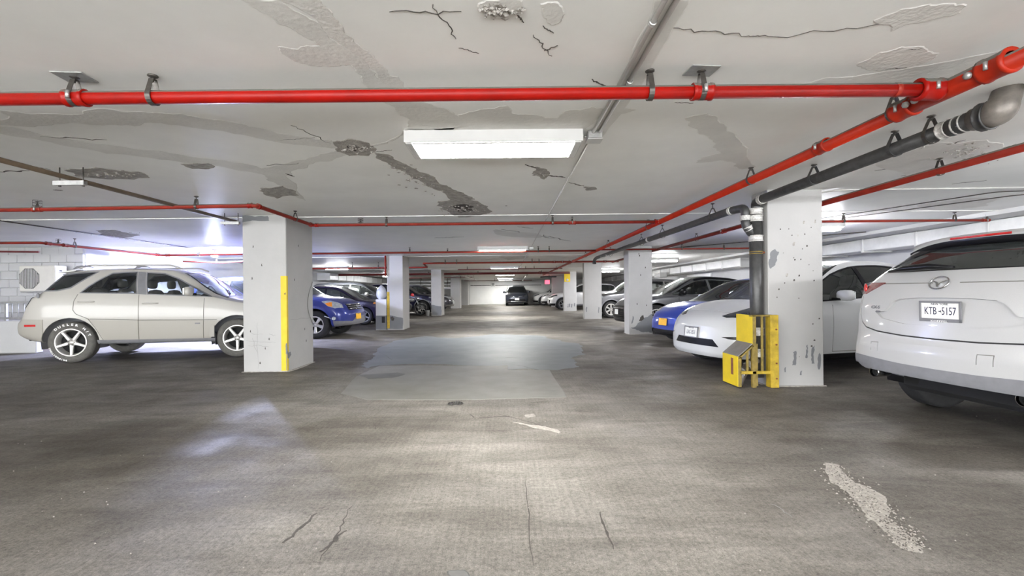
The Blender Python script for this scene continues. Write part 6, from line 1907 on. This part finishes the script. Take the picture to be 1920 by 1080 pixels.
SUV = dict(xr=-1.0, xf=3.67, hw=.93, wb=2.77, tr=.37, ar=.425, flare='grey_trim', flw=.05,
    top=[(-1.0, .82), (-.97, .95), (-.92, 1.10), (-.86, 1.24), (-.66, 1.52), (-.56, 1.62), (-.3, 1.675), (.4, 1.71), (1.1, 1.715), (1.5, 1.68), (1.75, 1.60), (2.4, 1.20), (2.55, 1.14), (3.1, 1.08), (3.4, .99), (3.58, .88), (3.67, .76)],
    belt=[(-1.0, .74), (-.9, 1.0), (-.8, 1.12), (-.3, 1.16), (1, 1.12), (2.2, 1.08), (2.6, 1.05), (3.2, .96), (3.55, .80), (3.67, .64)],
    zb=[(-1.0, .42), (-.7, .34), (.4, .25), (2.3, .25), (3.2, .28), (3.67, .28)],
    roofw=[(-1.0, .72), (-.8, .74), (-.5, .64), (.5, .66), (1.5, .65), (2.3, .74), (2.6, .82), (3.2, .80), (3.67, .60)],
    dlo=(-.60, 2.2, (.35, 1.15)), doors=[(.15, 0, .03), (1.15, 0, 0), (2.12, 0, 0)], ws=(2.42, .76, 1.70, .60), rw=[(-.84, -.62), (-.84, .62), (-.60, .56), (-.60, -.56)],
    hl=[(3.54, .45, .86), (3.40, .62, .93), (3.10, .80, .96), (3.08, .86, .86), (3.40, .76, .80), (3.55, .55, .79)], grille=[(.42, .84), (.50, .62), (-.50, .62), (-.42, .84)], chin=[(1, .42), (-1, .42), (-1, .2), (1, .2)], sill='grey_trim',
    cut=generic_cut, mirror=(1.98, 1.15, (.14, .23, .16)), handles=[(.35, 1.0, .2), (1.35, .98, .2)], wheel=dict(rr=.24, w=.23, n=5, style='y', rim='alloy'))
def suv(**k):
    d = dict(SUV); d.update(k); return d

# blue compact sport utility, left
RAV = suv(xr=-.98, xf=3.56, hw=.9075, wb=2.66, tr=.365, ar=.43, flare='paint', flw=.055,
    top=[(-.98, .82), (-.95, .95), (-.9, 1.10), (-.82, 1.24), (-.62, 1.52), (-.52, 1.60), (-.3, 1.64), (.4, 1.68), (1.1, 1.68), (1.45, 1.65), (1.68, 1.58), (2.3, 1.19), (2.45, 1.13), (3.0, 1.07), (3.3, .98), (3.46, .88), (3.56, .76)],
    belt=[(-.98, .74), (-.9, 1.0), (-.8, 1.10), (-.3, 1.14), (1, 1.09), (2.1, 1.06), (2.5, 1.03), (3.1, .95), (3.45, .82), (3.56, .66)],
    zb=[(-.98, .42), (-.7, .34), (.4, .26), (2.2, .26), (3.1, .30), (3.56, .34)],
    hl=[(3.36, -.55, .90), (3.2, -.66, .96), (3.0, -.80, .97), (3.02, -.86, .90), (3.2, -.80, .82), (3.40, -.62, .80)] and None,
    grille=None, chin=None, ws=(2.32, .74, 1.62, .60), wheel=dict(rr=.225, w=.225, n=5, style='wide', rim='alloy'), dlo=(-.55, 2.1, (.3, 1.1)), doors=[(.12, 0, .03), (1.1, 0, 0), (2.04, 0, 0)])
def rav_cut(c, S):
    generic_cut(c, S)
    for nm, mt, pts, kw in RAVPARTS: part3(c, nm, mt, pts, tuple(range(len(c.names))), **kw)
    c.part('grille', 'black_trim', [(.54, .91), (.58, .74), (-.58, .74), (-.54, .91)], 'x', lambda q: q.x > S['xf'] - .5, off=-.012, rim=0)
    c.part('lower_bumper', 'grey_trim', [(.95, .47), (.5, .44), (.3, .56), (-.3, .56), (-.5, .44), (-.95, .47), (-.95, .2), (.95, .2)], 'x', lambda q: q.x > S['xf'] - .75, off=.006)
RAVPARTS = []
RAV['cut'] = rav_cut
m = dict(paint=paint((44, 56, 132), .2, .30))
_rl = (-4.99 - 2.66, 11.97 + .88)
RAVPARTS += [('headlight', 'lamp_clear', [(2.84, -.88, .975), (3.0, -.80, .995), (3.18, -.73, .95), (3.29, -.67, .89), (3.355, -.72, .795), (3.185, -.86, .79), (3.01, -.885, .846)], dict(off=.006, rim=.02)),
    ('indicator', 'lamp_amber', [(2.93, -.88, .925), (3.09, -.82, .945), (3.12, -.87, .835), (3.01, -.885, .855)], dict(off=.010, rim=.02, label='amber indicator'))]
rv, made, rc = base_car(RAV, 'car', 'blue compact sport utility with an orange plate behind the nearest left pillar', _rl, math.radians(-1.5), 'cars parked along the left side', m)

for z in (.775, .83, .885):
    q = [rc.end_hit(y, z, True)[0] for y in np.linspace(-.52, .52, 11)]
    MB().tube([Vector(v) + Vector((.004, 0, 0)) for v in q], .013, 6).build('grille_bar', M['chrome'], rv)
p, n_ = rc.end_hit(0, .83, True)
e = emblem_oval(rv, Vector(p) + Vector((.012, 0, 0)), (1, 0, .2), .15, .105, 'chrome', .014)
MB().tube([(.030 * math.cos(a), .048 * math.sin(a), .002) for a in [2 * PI * k / 16 for k in range(16)]], .006, 6, closed=True).build('emblem_loop', M['chrome'], e)
MB().tube([(.060 * math.cos(a), .022 + .018 * math.sin(a), .002) for a in [2 * PI * k / 16 for k in range(16)]], .005, 6, closed=True).build('emblem_loop', M['chrome'], e)
p, n_ = rc.end_hit(-.20, .56, True)
plate(rv, Vector(p) + Vector((.02, 0, 0)), (1, -.1, .05), (0, 0, 1), .305, .152, [('NEW YORK', 0, .055, .02, 1.0, 'print_navy')], 'plate_yellow')
for sg in (1, -1):
    h = rc.side_hit(3.16, .53, sg)
    e = emblem_oval(rv, h[0], h[1], .10, .09, 'chrome', .014); e.name = 'fog_lamp'
    MB().lathe([(.0, .006), (.04, .002), (.044, -.004)], 14).build('lamp_lens', M['lamp_clear'], e)
    h0 = rc.side_hit(2.98, .60, sg)
    e = MB().tube([Vector(rc.side_hit(x, .60 - .35 * (x - 2.9), sg)[0]) for x in (2.92, 2.98, 3.05, 3.1)], .012, 6).build('bumper_scrape', M['print_white'], rv)

# dark grey coupe-shaped crossover, right
GLE = suv(xr=-1.10, xf=3.82, hw=.98, wb=2.95, tr=.385, ar=.44, flare='paint', flw=.05, roofblack=True, wtrim='chrome',
    top=[(-1.1, .85), (-1.05, 1.0), (-.95, 1.12), (-.5, 1.25), (.1, 1.45), (.7, 1.56), (1.3, 1.595), (1.7, 1.55), (2.0, 1.43), (2.6, 1.13), (2.8, 1.07), (3.2, 1.02), (3.55, .93), (3.74, .83), (3.82, .72)],
    belt=[(-1.1, .75), (-.9, .98), (0, 1.05), (1, 1.03), (2.0, 1.01), (2.6, 1.0), (3.2, .93), (3.6, .82), (3.82, .62)],
    zb=[(-1.1, .42), (-.7, .32), (.4, .22), (2.5, .22), (3.3, .24), (3.82, .24)],
    roofw=[(-1.1, .7), (-.5, .66), (.5, .66), (1.6, .65), (2.4, .76), (2.8, .86), (3.2, .82), (3.82, .6)],
    dlo=(-.3, 2.45, (.45, 1.35)), doors=[(.1, 0, .03), (1.25, 0, 0), (2.3, 0, 0)], ws=(2.78, .80, 1.72, .60), rw=[(-.8, -.55), (-.8, .55), (.0, .55), (.0, -.55)],
    hl=[(3.66, .52, .80), (3.5, .68, .86), (3.2, .84, .89), (3.2, .88, .82), (3.5, .76, .76), (3.66, .58, .74)], hlm='lamp_dark', grille=[(.52, .74), (.58, .34), (-.58, .34), (-.52, .74)], chin=[(1, .33), (-1, .33), (-1, .15), (1, .15)],
    mirror=(2.22, 1.12, (.14, .24, .16)), wheel=dict(rr=.265, w=.25, n=10, style='y', rim='alloy'), seats=('seat_black', [(1.4, .38, .60), (1.4, -.38, .60), (.45, .35, .62), (.45, -.35, .62)]), dash=2.3, glass='glass', wglass='glass')
m = dict(paint=paint((92, 92, 94), .3, .32), mirror=M['black_trim'])
h = math.radians(184)
ax_ = (4.29 - .07 * .97, 12.95 + .998 * .97)
gl, made, gc = base_car(GLE, 'car', 'dark grey coupe-shaped crossover with a black roof behind the second right pillar', (ax_[0] - 2.95 * math.cos(h), ax_[1] - 2.95 * math.sin(h)), h, 'cars parked along the right side', m)
for k in range(6):
    q = [gc.end_hit(y, .38 + .065 * k, True)[0] for y in np.linspace(-.5, .5, 9)]
    MB().tube([Vector(v) + Vector((.0, 0, 0)) for v in q], .010, 6).build('grille_bar', M['steel'], gl)
p, n_ = gc.end_hit(.02, .55, True)
plate(gl, Vector(p) + Vector((.02, 0, 0)), (1, 0, .05), (0, 0, 1), .305, .152, [], 'plate_white')

# grey sport utility behind it
h = math.radians(183)
KIA = suv(hl=[(3.54, .45, .86), (3.40, .62, .93), (3.10, .80, .96), (3.08, .86, .86), (3.40, .76, .80), (3.55, .55, .79)], amber=[(3.45, .64, .90), (3.30, .72, .93), (3.28, .80, .86), (3.42, .72, .83)], wtrim='chrome', wheel=dict(rr=.25, w=.23, n=6, style='wide', rim='alloy'), glass='glass', wglass='glass', seats=('seat_grey', [(1.3, .38, .62), (1.3, -.38, .62), (.35, .35, .64), (.35, -.35, .64)]))
m = dict(paint=paint((98, 98, 100), .3, .36))
ax_ = (4.57 - .05 * .93, 19.85 + .93)
ka, made, _ = base_car(KIA, 'car', 'grey sport utility with an amber headlight corner behind the third right pillar', (ax_[0] - 2.77 * math.cos(h), ax_[1] - 2.77 * math.sin(h)), h, 'cars parked along the right side', m)
# white cars farther right
W7 = suv(wheel=dict(rr=.26, w=.23, n=5, style='y', rim='alloy_grey'), hlm='lamp_dark')
m = dict(paint=paint((200, 200, 200), 0, .30))
w7, made, w7c = base_car(W7, 'car', 'long white sport utility behind the fourth right pillar with the yellow sign', (3.63 + 2.77, 29.3 + .93), PI, 'cars parked along the right side', m, 0)
p, n_ = w7c.end_hit(.0, .34, True)
for (a, b, nm) in (((.62, .66), (.60, .46), 'front_vent'),):
    for sg in (1, -1):
        h1 = w7c.end_hit(sg * a[0], a[1], True); h2 = w7c.end_hit(sg * b[0], b[1], True)
        MB().tube([h1[0] + Vector((.01, 0, 0)), h2[0] + Vector((.01, 0, 0))], .05, 8).build(nm, M['black_trim'], w7)
w8 = base_car(suv(hlm='lamp_dark'), 'car', 'white car nosing out next to the small red lit sign', (2.85 + 3.67, 36.6 + .93), PI, 'cars parked along the right side', m, 0)[0]
w9 = base_car(suv(hlm='lamp_dark', roofblack=True), 'car', 'farthest white car in the right row, next to the dark van', (2.35 + 3.67, 40.9), PI, 'cars parked along the right side', m, 0)[0]

# left row
HAT = suv(xr=-.95, xf=3.60, hw=.89, wb=2.70, tr=.325, ar=.375, flare=None,
    top=[(-.95, .85), (-.92, 1.0), (-.85, 1.10), (-.4, 1.28), (.3, 1.45), (.9, 1.505), (1.3, 1.50), (1.6, 1.45), (2.3, 1.10), (2.6, .97), (2.75, .94), (3.1, .90), (3.4, .82), (3.54, .72), (3.60, .62)],
    belt=[(-.95, .76), (-.8, .98), (0, 1.0), (1, .97), (2.0, .93), (2.6, .90), (3.1, .83), (3.45, .68), (3.6, .5)],
    zb=[(-.95, .36), (-.7, .28), (.4, .19), (2.3, .19), (3.2, .20), (3.6, .22)],
    dlo=(-.45, 2.35, (.4, 1.25)), doors=[(.12, 0, .03), (1.15, 0, 0), (2.15, 0, 0)], ws=(2.70, .74, 1.58, .58), rw=[(-.75, -.55), (-.75, .55), (.0, .55), (.0, -.55)], sillz=.28, sill=None,
    hl=[(3.46, .45, .74), (3.32, .60, .80), (3.05, .76, .84), (3.03, .82, .76), (3.32, .72, .70), (3.47, .52, .67)], amber=[(3.22, .70, .80), (3.05, .77, .83), (3.04, .82, .76), (3.2, .76, .73)], grille=[(.3, .50), (.45, .30), (-.45, .30), (-.3, .50)], chin=[(1, .25), (-1, .25), (-1, .12), (1, .12)], mirror=(2.0, 1.02, (.13, .21, .14)),
    wheel=dict(rr=.22, w=.21, n=5, style='taper', rim='alloy_grey'))
m = dict(paint=paint((44, 38, 58), .2, .25))
c1 = base_car(HAT, 'car', 'dark purple hatchback between the blue sport utility and the draped pier', (-5.35 - 2.70, 17.0 + .89), 0, 'cars parked along the left side', m)[0]
m = dict(paint=paint((56, 58, 62), .3, .28), mirror=M['white_metal'])
c2 = base_car(suv(wtrim='chrome', glass='glass', wglass='glass'), 'car', 'black sport utility with bright window trim behind the dark purple hatchback', (-4.55 - 3.67, 20.4 + .95), 0, 'cars parked along the left side', m, 0)[0]
m = dict(paint=paint((36, 36, 62), .2, .26))
c3 = base_car(suv(wheel=dict(rr=.26, w=.23, n=8, style='taper', rim='alloy'), amber=[(3.50, .62, .66), (3.40, .74, .70), (3.36, .80, .60), (3.46, .70, .58)]), 'car', 'dark blue car behind the third left pillar with spoked wheel', (-4.62 - 2.77, 24.95 + .93), 0, 'cars parked along the left side', m, 0)[0]
m = dict(paint=paint((66, 66, 72), .3, .28))
c4, made, c4c = base_car(suv(gm='chrome', chinm='chrome'), 'car', 'dark car with chrome nose behind the fourth left pillar', (-3.42 - 3.67, 29.6), 0, 'cars parked along the left side', m, 0)

# dark van facing the viewer at the end of the aisle
VAN = suv(xr=-1.05, xf=4.12, hw=.995, wb=3.06, tr=.365, ar=.42, flare=None,
    top=[(-1.05, .95), (-1.02, 1.2), (-.9, 1.55), (-.7, 1.70), (.0, 1.76), (1, 1.78), (2.0, 1.75), (2.4, 1.66), (3.2, 1.22), (3.4, 1.12), (3.7, 1.04), (3.9, .96), (4.04, .86), (4.12, .74)],
    belt=[(-1.05, .85), (-.8, 1.08), (0, 1.10), (2.5, 1.06), (3.2, 1.03), (3.7, .92), (4.0, .78), (4.12, .62)],
    zb=[(-1.05, .36), (-.6, .28), (.5, .2), (3, .2), (4.12, .24)], roofw=[(-1.05, .75), (-.5, .72), (1, .72), (2.2, .70), (3.1, .82), (3.5, .84), (4.12, .62)],
    dlo=(-.75, 3.0, (.5, 1.7)), doors=[(.6, 0, 0), (1.75, 0, 0), (2.75, 0, 0)], ws=(3.30, .82, 2.28, .66), rw=None, sill=None,
    hl=[(4.0, .42, .80), (3.86, .66, .90), (3.6, .84, .97), (3.58, .88, .90), (3.85, .80, .80), (4.0, .55, .74)], hlm='lamp_dark', grille=[(.70, .58), (.75, .40), (-.75, .40), (-.70, .58)], chin=None, mirror=(2.72, 1.18, (.15, .26, .18)), glass='glass_dark', wglass='glass_dark', wheel=dict(rr=.23, w=.22, n=5, style='taper', rim='alloy_grey'))
m = dict(paint=paint((58, 62, 72), .35, .28))
vn, made, vc = base_car(VAN, 'car', 'dark grey van facing the viewer at the end of the aisle', (.90, 38.9 + 4.12), -PI / 2, 'cars parked at the far end', m)
p, n_ = vc.end_hit(0, .58, True)
plate(vn, Vector(p) + Vector((.02, 0, 0)), (1, 0, .05), (0, 0, 1), .36, .18, [], 'plate_white')
q = [vc.end_hit(y, .36, True)[0] for y in np.linspace(-.8, .8, 11)]
MB().tube([Vector(v) + Vector((.012, 0, 0)) for v in q], .03, 8).build('bumper_trim', M['chrome'], vn)
for sg in (1, -1):
    q = [vc.end_hit(sg * y, z, True)[0] for y, z in ((.12, .74), (.3, .80), (.5, .83))]
    MB().tube([Vector(v) + Vector((.01, 0, 0)) for v in q], .016, 8).build('nose_trim', M['chrome'], vn)

# motorcycle by the second left pillar
t = thing('motorcycle', 'silver motorcycle standing behind the second left pillar', 'motorcycle', (-5.25, 23.95, 0), 0)
for x in (-.70, .72):
    w_ = MB().lathe([(.25, -.05), (.30, -.05), (.32, -.02), (.32, .02), (.30, .05), (.25, .05)], 24, 'y', (x, 0, .32), close=True).build('wheel', M['tyre'], t)
    MB().lathe([(.25, -.02), (.235, 0), (.25, .02)], 24, 'y', (x, 0, .32)).build('rim', M['chrome'], w_)
    for k in range(5):
        a = 2 * PI * k / 5
        MB().tube([(x, 0, .32), (x + .24 * math.cos(a), 0, .32 + .24 * math.sin(a))], .014, 6).build('spoke', M['alloy'], w_)
MB().tube([(.72, .07, .32), (.48, .07, .92)], .022, 8).build('fork', M['chrome'], t); MB().tube([(.72, -.07, .32), (.48, -.07, .92)], .022, 8).build('fork', M['chrome'], t)
MB().tube(arc_path([(.30, .36, 1.02), (.46, .22, .98), (.48, 0, .94), (.46, -.22, .98), (.30, -.36, 1.02)], .1), .014, 8).build('handlebar', M['chrome'], t)
smooth_blob('fuel_tank', (.18, 0, .82), (.52, .30, .24), 'alloy_grey', t, 2.6)
smooth_blob('saddle', (-.32, 0, .76), (.66, .28, .14), 'black_trim', t, 3)
smooth_blob('engine_block', (.06, 0, .46), (.44, .36, .36), 'chrome', t, 3.5)
smooth_blob('headlamp', (.60, 0, .88), (.18, .20, .20), 'chrome', t, 2.2)
MB().tube([(.1, -.17, .34), (-.5, -.19, .30), (-.9, -.19, .36)], [.03, .04, .05], 10).build('exhaust', M['chrome'], t)
MB().tube([(.50, 0, .92), (.05, 0, .68), (-.45, 0, .60), (-.70, 0, .32)], .03, 8).build('chassis', M['alloy_grey'], t)
MB().prism(oval(.72, .36, .36, .36, 20)[1:10] + [(.40, .42), (.44, .42)][:0], -.07, .07, 'y').build('mudguard', M['alloy_grey'], t) if False else None
o = MB().lathe([(.0, -.012), (.085, -.008), (.09, .01), (.0, .012)], 16, 'y', (.36, -.28, 1.08)).build('mirror', M['lamp_red'], t); o['label'] = 'round red reflector'
MB().tube([(.36, -.27, 1.08), (.36, -.26, .99)], .010, 6).build('mirror_stalk', M['chrome'], t)
